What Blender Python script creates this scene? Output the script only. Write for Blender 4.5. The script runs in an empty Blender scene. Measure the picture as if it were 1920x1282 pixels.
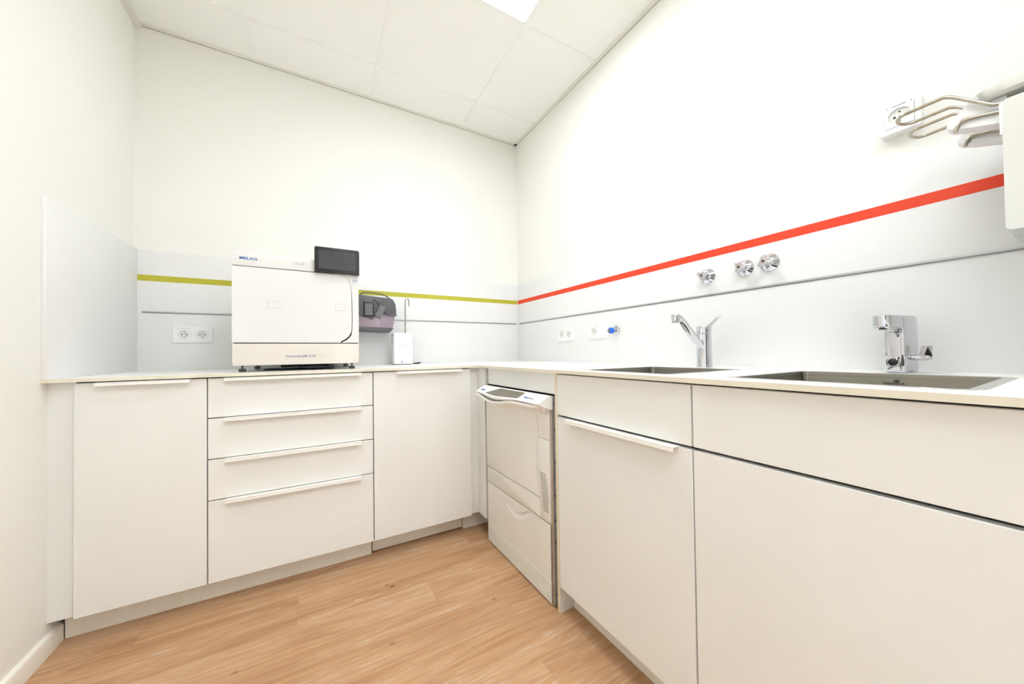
import bpy, bmesh, math
from mathutils import Vector, Matrix

PI = math.pi
SC = bpy.context.scene
COL = SC.collection
A = 0.01783            # the right hand wall is turned by one degree
LX = -2.177            # left wall
HC = 2.626             # ceiling
ZC = 0.90              # worktop surface

# ------------------------------------------------------------------ materials
def lin(c):
    return tuple(((v / 255.0) / 12.92 if v / 255.0 <= 0.04045 else ((v / 255.0 + 0.055) / 1.055) ** 2.4) for v in c) + (1.0,)

def newmat(name, rgb, rough=0.5, metal=0.0, spec=0.5, coat=0.0):
    m = bpy.data.materials.new(name)
    m.use_nodes = True
    b = m.node_tree.nodes['Principled BSDF']
    b.inputs['Base Color'].default_value = lin(rgb)
    b.inputs['Roughness'].default_value = rough
    b.inputs['Metallic'].default_value = metal
    b.inputs['Specular IOR Level'].default_value = spec
    b.inputs['Coat Weight'].default_value = coat
    b.inputs['Coat Roughness'].default_value = 0.08
    return m

def noisy(m, rgb2, scale=(4, 4, 4), fac=(0.35, 0.65), detail=4, bump=0.0, bump_scale=None, dist=0.001):
    """mottle the base colour between its own tone and rgb2, with an optional fine bump"""
    nt = m.node_tree; N = nt.nodes; L = nt.links
    b = N['Principled BSDF']
    c1 = tuple(b.inputs['Base Color'].default_value)
    tc = N.new('ShaderNodeTexCoord'); mp = N.new('ShaderNodeMapping')
    mp.inputs['Scale'].default_value = scale
    L.new(tc.outputs['Object'], mp.inputs['Vector'])
    n = N.new('ShaderNodeTexNoise'); n.inputs['Detail'].default_value = detail
    n.inputs['Scale'].default_value = 1.0
    L.new(mp.outputs['Vector'], n.inputs['Vector'])
    r = N.new('ShaderNodeValToRGB')
    r.color_ramp.elements[0].position = fac[0]; r.color_ramp.elements[0].color = c1
    r.color_ramp.elements[1].position = fac[1]; r.color_ramp.elements[1].color = lin(rgb2)
    L.new(n.outputs['Fac'], r.inputs['Fac'])
    L.new(r.outputs['Color'], b.inputs['Base Color'])
    if bump:
        n2 = N.new('ShaderNodeTexNoise'); n2.inputs['Detail'].default_value = 3
        n2.inputs['Scale'].default_value = 1.0
        mp2 = N.new('ShaderNodeMapping'); mp2.inputs['Scale'].default_value = bump_scale or scale
        L.new(tc.outputs['Object'], mp2.inputs['Vector']); L.new(mp2.outputs['Vector'], n2.inputs['Vector'])
        bp = N.new('ShaderNodeBump'); bp.inputs['Strength'].default_value = bump; bp.inputs['Distance'].default_value = dist
        L.new(n2.outputs['Fac'], bp.inputs['Height']); L.new(bp.outputs['Normal'], b.inputs['Normal'])
    return m

M = {}
M['wall'] = noisy(newmat('wall_paint', (239, 239, 233), 0.85, spec=0.2), (240, 239, 234), (1.5,) * 3, bump=0.15, bump_scale=(160,) * 3)
M['wall_far'] = noisy(newmat('reflected_wall_taupe', (170, 165, 158), 0.85, spec=0.2), (174, 169, 162), (1.5,) * 3)  # unseen wall, toned down to put dark accents into chrome reflections
M['splash'] = noisy(newmat('splash_laminate', (234, 234, 233), 0.45, spec=0.35), (235, 235, 235), (2,) * 3)
M['green'] = noisy(newmat('green_stripe', (182, 176, 44), 0.5), (188, 182, 50), (6,) * 3)
M['red'] = noisy(newmat('red_stripe', (228, 60, 24), 0.5), (232, 66, 28), (6,) * 3)
M['alu'] = noisy(newmat('brushed_profile', (150, 150, 152), 0.35, 0.9), (130, 130, 134), (2, 2, 300))
M['bright_alu'] = noisy(newmat('pale_profile', (205, 205, 206), 0.4, 0.5), (190, 190, 192), (2, 2, 200))
M['cab'] = noisy(newmat('cabinet_laminate', (233, 234, 231), 0.42, spec=0.4), (235, 236, 234), (3,) * 3, bump=0.04, bump_scale=(250,) * 3)
M['cab_edge'] = noisy(newmat('cabinet_edge_band', (230, 222, 196), 0.5), (226, 218, 192), (5,) * 3)
M['carcass'] = noisy(newmat('carcass_gap_shade', (56, 54, 51), 0.7), (48, 46, 44), (5,) * 3)  # darkened to put shade into the gaps around the fronts
M['plinth'] = noisy(newmat('plinth_laminate', (238, 233, 220), 0.5), (240, 235, 223), (4,) * 3)
M['handle'] = noisy(newmat('white_handle', (247, 245, 240), 0.35), (249, 247, 243), (8,) * 3)
M['top'] = noisy(newmat('worktop_white', (247, 246, 243), 0.32, spec=0.4), (248, 247, 245), (6,) * 3)
M['top_edge'] = noisy(newmat('worktop_edge', (229, 223, 206), 0.45), (225, 219, 201), (6,) * 3)
M['steel'] = noisy(newmat('brushed_steel', (146, 142, 132), 0.32, 1.0), (132, 129, 120), (3, 3, 220), bump=0.03, bump_scale=(2, 2, 400))
M['rim'] = noisy(newmat('polished_rim', (225, 224, 220), 0.22, 1.0), (215, 214, 210), (30,) * 3)
M['chrome'] = noisy(newmat('chrome', (214, 214, 219), 0.05, 1.0), (200, 200, 206), (3,) * 3)
M['wire'] = noisy(newmat('wire_steel', (190, 184, 170), 0.22, 1.0), (175, 168, 152), (60,) * 3)
M['white'] = noisy(newmat('white_plastic', (238, 238, 237), 0.35), (240, 240, 239), (8,) * 3)
M['warm_white'] = noisy(newmat('warm_white_plastic', (214, 214, 208), 0.35), (216, 216, 211), (8,) * 3)
M['machine'] = noisy(newmat('machine_lacquer', (229, 229, 228), 0.3, coat=0.2), (231, 231, 230), (4,) * 3)
M['machine_shaded'] = noisy(newmat('machine_shaded_lacquer', (224, 219, 210), 0.3, coat=0.2), (222, 217, 208), (4,) * 3)  # lower panel's shading put into a beiger tone
M['washer'] = noisy(newmat('washer_plastic', (232, 231, 225), 0.38), (234, 233, 228), (5,) * 3)
M['washer_lid'] = noisy(newmat('washer_fascia', (246, 245, 243), 0.3), (247, 246, 244), (5,) * 3)
M['seam'] = noisy(newmat('seam_dark', (62, 56, 50), 0.7), (52, 47, 42), (9,) * 3)
M['black'] = noisy(newmat('black_plastic', (20, 20, 20), 0.4), (26, 26, 26), (9,) * 3)
M['screen'] = noisy(newmat('screen_glass', (72, 71, 76), 0.18), (76, 75, 80), (9,) * 3)
M['smoke'] = noisy(newmat('smoked_window', (122, 118, 104), 0.2), (112, 108, 95), (12,) * 3)
M['rubber'] = noisy(newmat('grey_rubber', (92, 94, 86), 0.7), (80, 82, 75), (40,) * 3)
M['blue_ink'] = noisy(newmat('blue_ink', (20, 92, 176), 0.5), (24, 98, 184), (9,) * 3)
M['violet_ink'] = noisy(newmat('violet_ink', (78, 74, 150), 0.5), (84, 80, 156), (9,) * 3)
M['grey_ink'] = noisy(newmat('grey_ink', (150, 150, 158), 0.5), (140, 140, 148), (9,) * 3)
M['pale_blue'] = noisy(newmat('pale_blue_ink', (120, 150, 214), 0.5), (112, 142, 208), (9,) * 3)
M['line'] = noisy(newmat('fine_groove', (166, 165, 162), 0.6), (158, 157, 154), (9,) * 3)
M['mauve'] = noisy(newmat('mauve_plastic', (158, 142, 152), 0.3, coat=0.4), (148, 131, 144), (9,) * 3)
M['charcoal'] = noisy(newmat('charcoal_plastic', (92, 90, 94), 0.4), (84, 82, 86), (12,) * 3)
M['clip_grey'] = noisy(newmat('clip_plastic', (122, 122, 126), 0.4), (112, 112, 116), (12,) * 3)
M['key'] = noisy(newmat('grey_key', (150, 148, 146), 0.5), (140, 138, 136), (20,) * 3)
M['valve_blue'] = noisy(newmat('blue_cap', (10, 110, 232), 0.35), (8, 100, 220), (20,) * 3)
M['brass'] = noisy(newmat('brass_dot', (112, 90, 62), 0.4, 0.6), (98, 78, 52), (40,) * 3)
M['hole'] = noisy(newmat('socket_hole', (45, 45, 45), 0.8), (38, 38, 38), (40,) * 3)
M['socket_shade'] = noisy(newmat('socket_well', (226, 226, 223), 0.5), (222, 222, 219), (20,) * 3)
M['frame_steel'] = noisy(newmat('satin_edge_steel', (186, 174, 156), 0.4, 0.35), (172, 160, 142), (4, 4, 160))
M['slot'] = noisy(newmat('vent_slot_shadow', (112, 110, 102), 0.7), (104, 102, 94), (9,) * 3)
M['strip_grey'] = noisy(newmat('strip_grey', (128, 130, 134), 0.5, 0.3), (118, 120, 124), (4, 4, 40))
M['skirting'] = noisy(newmat('skirting_white', (244, 240, 230), 0.4), (246, 242, 233), (5,) * 3)
M['added_door_dark'] = noisy(newmat('added_door_grey', (70, 68, 66), 0.5), (62, 60, 58), (5,) * 3)
M['trim'] = noisy(newmat('ceiling_trim', (236, 235, 226), 0.6), (234, 233, 224), (5,) * 3)
M['trim_shadow'] = noisy(newmat('ceiling_shadow_line', (176, 174, 160), 0.7), (168, 166, 152), (5,) * 3)  # grey for the painted shadow line below the ceiling trim
M['gridbar'] = noisy(newmat('ceiling_bar', (246, 246, 243), 0.5), (244, 244, 241), (5,) * 3)

def ceiling_mat():
    m = newmat('mineral_tile', (246, 246, 243), 0.9, spec=0.1)
    nt = m.node_tree; N = nt.nodes; L = nt.links; b = N['Principled BSDF']
    tc = N.new('ShaderNodeTexCoord')
    v = N.new('ShaderNodeTexVoronoi'); v.inputs['Scale'].default_value = 55
    n = N.new('ShaderNodeTexNoise'); n.inputs['Scale'].default_value = 14; n.inputs['Detail'].default_value = 5
    L.new(tc.outputs['Object'], v.inputs['Vector']); L.new(tc.outputs['Object'], n.inputs['Vector'])
    r = N.new('ShaderNodeValToRGB'); r.color_ramp.elements[0].position = 0.04; r.color_ramp.elements[1].position = 0.10
    r.color_ramp.elements[0].color = (0, 0, 0, 1)
    L.new(v.outputs['Distance'], r.inputs['Fac'])
    r2 = N.new('ShaderNodeValToRGB'); r2.color_ramp.elements[0].position = 0.50; r2.color_ramp.elements[1].position = 0.58
    r2.color_ramp.elements[0].color = (1, 1, 1, 1); r2.color_ramp.elements[1].color = (0, 0, 0, 1)
    L.new(n.outputs['Fac'], r2.inputs['Fac'])
    mx = N.new('ShaderNodeMath'); mx.operation = 'MAXIMUM'
    L.new(r.outputs['Color'], mx.inputs[0]); L.new(r2.outputs['Color'], mx.inputs[1])
    mix = N.new('ShaderNodeMix'); mix.data_type = 'RGBA'
    mix.inputs[6].default_value = lin((232, 230, 223)); mix.inputs[7].default_value = lin((247, 247, 244))
    L.new(mx.outputs[0], mix.inputs[0]); L.new(mix.outputs[2], b.inputs['Base Color'])
    return m
M['ceiling'] = ceiling_mat()

def wood_mat():
    m = newmat('oak_planks', (200, 155, 115), 0.42, spec=0.35)
    nt = m.node_tree; N = nt.nodes; L = nt.links; b = N['Principled BSDF']
    def math_(op, a, c=None, clamp=False):
        k = N.new('ShaderNodeMath'); k.operation = op; k.use_clamp = clamp
        for i, q in enumerate((a, c)):
            if q is None: continue
            if isinstance(q, (int, float)): k.inputs[i].default_value = q
            else: L.new(q, k.inputs[i])
        return k.outputs[0]
    tc = N.new('ShaderNodeTexCoord'); sp = N.new('ShaderNodeSeparateXYZ')
    L.new(tc.outputs['Object'], sp.inputs[0])
    X, Y = sp.outputs[0], sp.outputs[1]
    W, LEN = 0.1845, 1.22
    ry = math_('DIVIDE', math_('ADD', Y, 0.72), W)
    row = math_('FLOOR', ry); fy = math_('FRACT', ry)
    wn = N.new('ShaderNodeTexWhiteNoise'); wn.noise_dimensions = '1D'
    L.new(math_('ADD', row, 0.37), wn.inputs['W'])
    # the row at y -0.72..-0.90 has its joint at x -1.466
    off = math_('ADD', math_('MULTIPLY', math_('ADD', row, 1.0), 0.3893), 0.2016)
    rx = math_('ADD', math_('DIVIDE', X, LEN), off)
    rx = math_('ADD', rx, 1.0)
    col = math_('FLOOR', rx); fx = math_('FRACT', rx)
    cb = N.new('ShaderNodeCombineXYZ'); L.new(row, cb.inputs[0]); L.new(col, cb.inputs[1])
    w2 = N.new('ShaderNodeTexWhiteNoise'); w2.noise_dimensions = '3D'; L.new(cb.outputs[0], w2.inputs['Vector'])
    rnd = w2.outputs['Value']
    # grain coordinates
    gx = math_('MULTIPLY', X, 1.0); gz = math_('MULTIPLY', rnd, 37.0)
    g = N.new('ShaderNodeCombineXYZ')
    L.new(gx, g.inputs[0]); L.new(math_('MULTIPLY', Y, 6.0), g.inputs[1]); L.new(gz, g.inputs[2])
    n1 = N.new('ShaderNodeTexNoise'); n1.inputs['Scale'].default_value = 1.7; n1.inputs['Detail'].default_value = 3; n1.inputs['Distortion'].default_value = 0.8
    L.new(g.outputs[0], n1.inputs['Vector'])
    g2 = N.new('ShaderNodeCombineXYZ')
    L.new(math_('MULTIPLY', X, 3.0), g2.inputs[0]); L.new(math_('ADD', math_('MULTIPLY', Y, 75.0), math_('MULTIPLY', n1.outputs['Fac'], 6.0)), g2.inputs[1]); L.new(gz, g2.inputs[2])
    n2 = N.new('ShaderNodeTexNoise'); n2.inputs['Scale'].default_value = 1.0; n2.inputs['Detail'].default_value = 5; n2.inputs['Roughness'].default_value = 0.6
    L.new(g2.outputs[0], n2.inputs['Vector'])
    # cathedral rings: bands of the warped low noise
    rings = math_('FRACT', math_('MULTIPLY', n1.outputs['Fac'], 16.0))
    rings = math_('ABSOLUTE', math_('SUBTRACT', rings, 0.5))
    f = math_('ADD', math_('MULTIPLY', n1.outputs['Fac'], 0.55), math_('MULTIPLY', n2.outputs['Fac'], 0.62))
    f = math_('ADD', f, math_('MULTIPLY', rings, 0.10))
    f = math_('ADD', f, math_('MULTIPLY', math_('SUBTRACT', rnd, 0.5), 0.10))
    r = N.new('ShaderNodeValToRGB'); cr = r.color_ramp
    cr.elements[0].position = 0.34; cr.elements[0].color = lin((164, 120, 84))
    cr.elements[1].position = 0.88; cr.elements[1].color = lin((208, 172, 136))
    e = cr.elements.new(0.58); e.color = lin((190, 149, 111))
    e = cr.elements.new(0.70); e.color = lin((200, 160, 122))
    L.new(f, r.inputs['Fac'])
    # pores: thin pale streaks (limed grain)
    g3 = N.new('ShaderNodeCombineXYZ')
    L.new(math_('MULTIPLY', X, 9.0), g3.inputs[0]); L.new(math_('ADD', math_('MULTIPLY', Y, 210.0), math_('MULTIPLY', n1.outputs['Fac'], 18.0)), g3.inputs[1]); L.new(gz, g3.inputs[2])
    n3 = N.new('ShaderNodeTexNoise'); n3.inputs['Scale'].default_value = 1.0; n3.inputs['Detail'].default_value = 2
    L.new(g3.outputs[0], n3.inputs['Vector'])
    st = N.new('ShaderNodeMapRange'); st.inputs[1].default_value = 0.55; st.inputs[2].default_value = 0.68; st.inputs[4].default_value = 0.75
    L.new(n3.outputs['Fac'], st.inputs[0])
    area = N.new('ShaderNodeMapRange'); area.inputs[1].default_value = 0.46; area.inputs[2].default_value = 0.58
    L.new(n1.outputs['Fac'], area.inputs[0])
    mixp = N.new('ShaderNodeMix'); mixp.data_type = 'RGBA'
    mixp.inputs[7].default_value = lin((206, 188, 168))
    L.new(math_('MULTIPLY', st.outputs[0], area.outputs[0]), mixp.inputs[0]); L.new(r.outputs['Color'], mixp.inputs[6])
    # seams
    ey = math_('MINIMUM', fy, math_('SUBTRACT', 1.0, fy)); ex = math_('MINIMUM', fx, math_('SUBTRACT', 1.0, fx))
    sy = math_('LESS_THAN', ey, 0.0035); sx = math_('LESS_THAN', ex, 0.0006)
    s = math_('MAXIMUM', sy, sx)
    # knots
    kn = None
    for kx, ky, ks in ((-1.128, -0.858, 1.0), (-1.147, -0.838, 0.7), (-0.796, -1.139, 0.8), (-1.182, -1.153, 0.8), (-1.62, -1.02, 0.7), (-0.30, -2.1, 1.0)):
        dx = math_('MULTIPLY', math_('SUBTRACT', X, kx), 0.75); dy = math_('MULTIPLY', math_('SUBTRACT', Y, ky), 1.3)
        dd = math_('SQRT', math_('ADD', math_('MULTIPLY', dx, dx), math_('MULTIPLY', dy, dy)))
        dd = math_('ADD', dd, math_('MULTIPLY', math_('SUBTRACT', n2.outputs['Fac'], 0.5), 0.010))
        mr = N.new('ShaderNodeMapRange'); mr.inputs[1].default_value = 0.004 * ks; mr.inputs[2].default_value = 0.013 * ks; mr.inputs[3].default_value = 0.75 * ks; mr.inputs[4].default_value = 0.0
        L.new(dd, mr.inputs[0]); kn = mr.outputs[0] if kn is None else math_('MAXIMUM', kn, mr.outputs[0])
    mix1 = N.new('ShaderNodeMix'); mix1.data_type = 'RGBA'; mix1.inputs[7].default_value = lin((100, 68, 44))
    L.new(kn, mix1.inputs[0]); L.new(mixp.outputs[2], mix1.inputs[6])
    mix2 = N.new('ShaderNodeMix'); mix2.data_type = 'RGBA'; mix2.inputs[7].default_value = lin((128, 92, 64))
    L.new(math_('MULTIPLY', s, 0.35), mix2.inputs[0]); L.new(mix1.outputs[2], mix2.inputs[6])
    L.new(mix2.outputs[2], b.inputs['Base Color'])
    bp = N.new('ShaderNodeBump'); bp.inputs['Strength'].default_value = 0.15; bp.inputs['Distance'].default_value = 0.0006
    L.new(math_('SUBTRACT', n2.outputs['Fac'], math_('MULTIPLY', s, 1.0)), bp.inputs['Height']); L.new(bp.outputs['Normal'], b.inputs['Normal'])
    return m
M['wood'] = wood_mat()

LAMP = 7.4
def lamp_mat():
    m = bpy.data.materials.new('lit_diffuser'); m.use_nodes = True
    b = m.node_tree.nodes['Principled BSDF']
    b.inputs['Base Color'].default_value = (0.9, 0.9, 0.9, 1)
    b.inputs['Emission Color'].default_value = (0.915, 0.97, 1.0, 1)
    b.inputs['Emission Strength'].default_value = LAMP
    return m
M['lamp'] = lamp_mat()

# ------------------------------------------------------------------ mesh tools
def quad(bm, pts, mi=0):
    f = bm.faces.new([bm.verts.new(p) for p in pts]); f.material_index = mi
    return f

def add_box(bm, x0, x1, y0, y1, z0, z1, bevel=0.0, seg=2, mi=0):
    x0, x1 = min(x0, x1), max(x0, x1); y0, y1 = min(y0, y1), max(y0, y1); z0, z1 = min(z0, z1), max(z0, z1)
    r = bmesh.ops.create_cube(bm, size=1.0)
    vs = r['verts']
    for v in vs:
        v.co = Vector((x0 + (v.co.x + .5) * (x1 - x0), y0 + (v.co.y + .5) * (y1 - y0), z0 + (v.co.z + .5) * (z1 - z0)))
    fs = set(f for v in vs for f in v.link_faces)
    for f in fs: f.material_index = mi
    if bevel:
        es = list(set(e for v in vs for e in v.link_edges))
        r = bmesh.ops.bevel(bm, geom=es, offset=bevel, segments=seg, profile=0.5, affect='EDGES', clamp_overlap=True)
        for f in r['faces']: f.material_index = mi

def frame_of(d):
    d = Vector(d).normalized()
    a = Vector((0, 0, 1)) if abs(d.z) < 0.9 else Vector((1, 0, 0))
    u = d.cross(a).normalized(); w = d.cross(u).normalized()
    return u, w

def add_cyl(bm, p0, p1, r0, r1=None, seg=24, cap=True, mi=0):
    p0, p1 = Vector(p0), Vector(p1); r1 = r0 if r1 is None else r1
    u, w = frame_of(p1 - p0)
    rings = []
    for p, r in ((p0, r0), (p1, r1)):
        rings.append([bm.verts.new(p + u * (r * math.cos(2 * PI * k / seg)) + w * (r * math.sin(2 * PI * k / seg))) for k in range(seg)])
    for k in range(seg):
        f = bm.faces.new((rings[0][k], rings[0][(k + 1) % seg], rings[1][(k + 1) % seg], rings[1][k])); f.smooth = True; f.material_index = mi
    if cap:
        for g in rings:
            f = bm.faces.new(g); f.material_index = mi

def add_lathe(bm, origin, axis, prof, seg=36, mi=0):
    """prof: (distance along axis, radius)"""
    o = Vector(origin); d = Vector(axis).normalized(); u, w = frame_of(d)
    prev = None
    for t, r in prof:
        c = o + d * t
        if r < 1e-6: ring = [bm.verts.new(c)]
        else: ring = [bm.verts.new(c + u * (r * math.cos(2 * PI * k / seg)) + w * (r * math.sin(2 * PI * k / seg))) for k in range(seg)]
        if prev:
            for k in range(seg):
                a = prev[k % len(prev)]; b_ = prev[(k + 1) % len(prev)]; c_ = ring[(k + 1) % len(ring)]; d_ = ring[k % len(ring)]
                vs = []
                for q in (a, b_, c_, d_):
                    if q not in vs: vs.append(q)
                if len(vs) > 2:
                    f = bm.faces.new(vs); f.smooth = True; f.material_index = mi
        prev = ring

def smooth_path(pts, n=6):
    pts = [Vector(p) for p in pts]; out = []
    for i in range(len(pts) - 1):
        p0 = pts[max(i - 1, 0)]; p1 = pts[i]; p2 = pts[i + 1]; p3 = pts[min(i + 2, len(pts) - 1)]
        for k in range(n):
            t = k / n
            out.append(0.5 * ((2 * p1) + (-p0 + p2) * t + (2 * p0 - 5 * p1 + 4 * p2 - p3) * t * t + (-p0 + 3 * p1 - 3 * p2 + p3) * t ** 3))
    out.append(pts[-1]); return out

def add_tube(bm, pts, r, seg=12, closed=False, smooth=0, mi=0):
    if smooth: pts = smooth_path(pts, smooth)
    pts = [Vector(p) for p in pts]
    rr = r if isinstance(r, (list, tuple)) else None
    n = len(pts); rings = []; u = None
    for i, p in enumerate(pts):
        d = (pts[min(i + 1, n - 1)] - pts[max(i - 1, 0)]).normalized()
        if u is None: u, w = frame_of(d)
        else:
            u = (u - d * u.dot(d)).normalized()
        w = d.cross(u).normalized()
        ra = (rr[0] + (rr[1] - rr[0]) * i / (n - 1)) if rr else r
        rings.append([bm.verts.new(p + u * (ra * math.cos(2 * PI * k / seg)) + w * (ra * math.sin(2 * PI * k / seg))) for k in range(seg)])
    for i in range(n - 1):
        for k in range(seg):
            f = bm.faces.new((rings[i][k], rings[i][(k + 1) % seg], rings[i + 1][(k + 1) % seg], rings[i + 1][k])); f.smooth = True; f.material_index = mi
    for g in (rings[0], rings[-1]):
        f = bm.faces.new(g); f.material_index = mi

def add_prism(bm, outline, to3, d0, d1, bevel=0.0, mi=0, smooth_side=False):
    """outline: 2-D polygon; to3(a, b, depth) -> point; extruded from depth d0 to d1"""
    lo = [bm.verts.new(to3(a, b, d0)) for a, b in outline]
    hi = [bm.verts.new(to3(a, b, d1)) for a, b in outline]
    n = len(outline); fs = [bm.faces.new(lo), bm.faces.new(hi)]
    for k in range(n):
        f = bm.faces.new((lo[k], lo[(k + 1) % n], hi[(k + 1) % n], hi[k])); f.smooth = smooth_side; fs.append(f)
    for f in fs: f.material_index = mi
    bmesh.ops.recalc_face_normals(bm, faces=fs)
    if bevel:
        es = [e for e in fs[1].edges]
        r = bmesh.ops.bevel(bm, geom=es, offset=bevel, segments=2, profile=0.5, affect='EDGES', clamp_overlap=True)
        for f in r['faces']: f.material_index = mi

def loft(bm, rows, mi=0, smooth=True, closed=False):
    vr = [[bm.verts.new(p) for p in r] for r in rows]
    m = len(vr[0])
    for i in range(len(vr) - 1):
        for k in range(m if closed else m - 1):
            f = bm.faces.new((vr[i][k], vr[i][(k + 1) % m], vr[i + 1][(k + 1) % m], vr[i + 1][k])); f.smooth = smooth; f.material_index = mi
    if closed:
        for g in (vr[0], vr[-1]):
            f = bm.faces.new(g); f.material_index = mi

def rrect(a0, a1, b0, b1, r, seg=6, corners=(1, 1, 1, 1)):
    """rounded rectangle outline; corners: (lo-lo, hi-lo, hi-hi, lo-hi)"""
    out = []
    cs = [((a0 + r, b0 + r), PI, (a0, b0)), ((a1 - r, b0 + r), 1.5 * PI, (a1, b0)), ((a1 - r, b1 - r), 0, (a1, b1)), ((a0 + r, b1 - r), 0.5 * PI, (a0, b1))]
    for (c, st, sharp), on in zip(cs, corners):
        if not on: out.append(sharp); continue
        for k in range(seg + 1):
            t = st + k / seg * PI / 2
            out.append((c[0] + r * math.cos(t), c[1] + r * math.sin(t)))
    return out

BASE = {}   # object name -> base point its mesh is relative to
def rot(p):
    c, s = math.cos(A), math.sin(A)
    return Vector((p[0] * c - p[1] * s, p[0] * s + p[1] * c, p[2]))

def setp(o, label=None, cat=None, group=None, kind=None):
    if label: o['label'] = label
    if cat: o['category'] = cat
    if group: o['group'] = group
    if kind: o['kind'] = kind
    return o

def thing(name, base, label, cat, group=None, right=False):
    o = bpy.data.objects.new(name, None); COL.objects.link(o)
    o.empty_display_size = 0.05
    o.location = rot(base) if right else Vector(base)
    o.rotation_euler = (0, 0, A if right else 0)
    BASE[o.name] = Vector(base)
    return setp(o, label, cat, group)

def obj(name, bm, mats, parent=None, base=None, right=False, label=None, cat=None, group=None, kind=None, sharp=True):
    if not isinstance(mats, (list, tuple)): mats = [mats]
    b = BASE[parent.name] if parent is not None else Vector(base or (0, 0, 0))
    if b.length: bmesh.ops.translate(bm, vec=-b, verts=bm.verts[:])
    bmesh.ops.recalc_face_normals(bm, faces=bm.faces[:])
    me = bpy.data.meshes.new(name); bm.to_mesh(me); bm.free()
    for m in mats: me.materials.append(M[m] if isinstance(m, str) else m)
    if sharp:
        try: me.set_sharp_from_angle(angle=math.radians(40))
        except Exception: pass
    o = bpy.data.objects.new(name, me); COL.objects.link(o)
    BASE[o.name] = b
    if parent is not None:
        o.parent = parent
    else:
        o.location = rot(b) if right else b
        o.rotation_euler = (0, 0, A if right else 0)
    return setp(o, label, cat, group, kind)

def bmx(): return bmesh.new()
def box_bm(*a, **k):
    bm = bmx(); add_box(bm, *a, **k); return bm

def text(parent, name, s, mat, origin, ux, uy, w, h, lift=0.0006, shear=0.0, bold=0.0, label=None):
    """raised lettering fitted into a w x h box whose lower left corner is origin"""
    cu = bpy.data.curves.new(name, 'FONT'); cu.body = s; cu.size = 1.0; cu.extrude = 0.0; cu.resolution_u = 3
    cu.offset = bold; cu.shear = shear
    tmp = bpy.data.objects.new(name + '_tmp', cu); COL.objects.link(tmp)
    dg = bpy.context.evaluated_depsgraph_get()
    me = bpy.data.meshes.new_from_object(tmp.evaluated_get(dg))
    bpy.data.objects.remove(tmp); bpy.data.curves.remove(cu)
    xs = [v.co.x for v in me.vertices]; ys = [v.co.y for v in me.vertices]
    x0, x1, y0, y1 = min(xs), max(xs), min(ys), max(ys)
    ux, uy = Vector(ux), Vector(uy); nz = ux.cross(uy)
    b = BASE[parent.name]; o3 = Vector(origin)
    bm = bmx(); bm.from_mesh(me); bpy.data.meshes.remove(me)
    for v in bm.verts:
        v.co = o3 + ux * ((v.co.x - x0) / (x1 - x0) * w) + uy * ((v.co.y - y0) / (y1 - y0) * h) + nz * lift
    r = bmesh.ops.extrude_face_region(bm, geom=bm.faces[:])
    bmesh.ops.translate(bm, vec=-nz * lift * 0.9, verts=[v for v in r['geom'] if isinstance(v, bmesh.types.BMVert)])
    return obj(name, bm, mat, parent, label=label)

XB, ZB = (1, 0, 0), (0, 0, 1)      # text axes on surfaces that face the room from the back wall
XR = (0, -1, 0)                    # text axes on surfaces that face the room from the right wall (turned frame)
def toB(y): return lambda a, b, d: (a, d, b)     # outline (x, z), depth = y
def toR(): return lambda a, b, d: (d, a, b)      # outline (y, z), depth = x
tB = lambda a, b, d: (a, d, b)
tR = lambda a, b, d: (d, a, b)
tZ = lambda a, b, d: (a, b, d)

# ------------------------------------------------------------------ room shell
YF = -4.6
def struct(name, bm, mat, right=False, parent=None, base=None):
    return obj(name, bm, mat, parent, base, right, kind='structure')

struct('floor', box_bm(LX - 0.15, 0.3, YF - 0.15, 0.15, -0.05, 0.0), 'wood')
struct('wall_back', box_bm(LX - 0.15, 0.15, 0.0, 0.12, 0.0, HC + 0.1), 'wall')
struct('wall_left', box_bm(LX - 0.12, LX, YF - 0.1, 0.0, 0.0, HC + 0.1), 'wall')
struct('wall_right', box_bm(0.0, 0.12, YF - 0.1, 0.0, 0.0, HC + 0.1), 'wall', right=True)
struct('wall_front', box_bm(LX - 0.12, 0.25, YF - 0.12, YF, 0.0, HC + 0.1), 'wall_far')
# short return wall beside the basins, just out of the picture, that carries the dispensers
struct('wall_return', box_bm(-0.40, 0.0, -2.53, -2.43, 0.0, HC), 'wall', right=True)

# dark door added out of view so the chrome has something dark to reflect
bm = box_bm(-1.75, -0.85, YF, YF + 0.035, 0.0, 2.05, 0.003)
d1 = struct('added_door_1', bm, 'added_door_dark')
bm = bmx()
for a in ((-1.83, -1.755), (-0.845, -0.77)): add_box(bm, a[0], a[1], YF, YF + 0.05, 0, 2.13, 0.003)
add_box(bm, -1.83, -0.77, YF, YF + 0.05, 2.055, 2.13, 0.003)
obj('added_door_frame', bm, 'handle', d1, kind='structure')
bm = bmx(); add_tube(bm, [(-0.93, YF + 0.035, 1.05), (-0.93, YF + 0.08, 1.05), (-1.05, YF + 0.085, 1.05)], 0.009)
obj('added_door_handle', bm, 'alu', d1, kind='structure')

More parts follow.
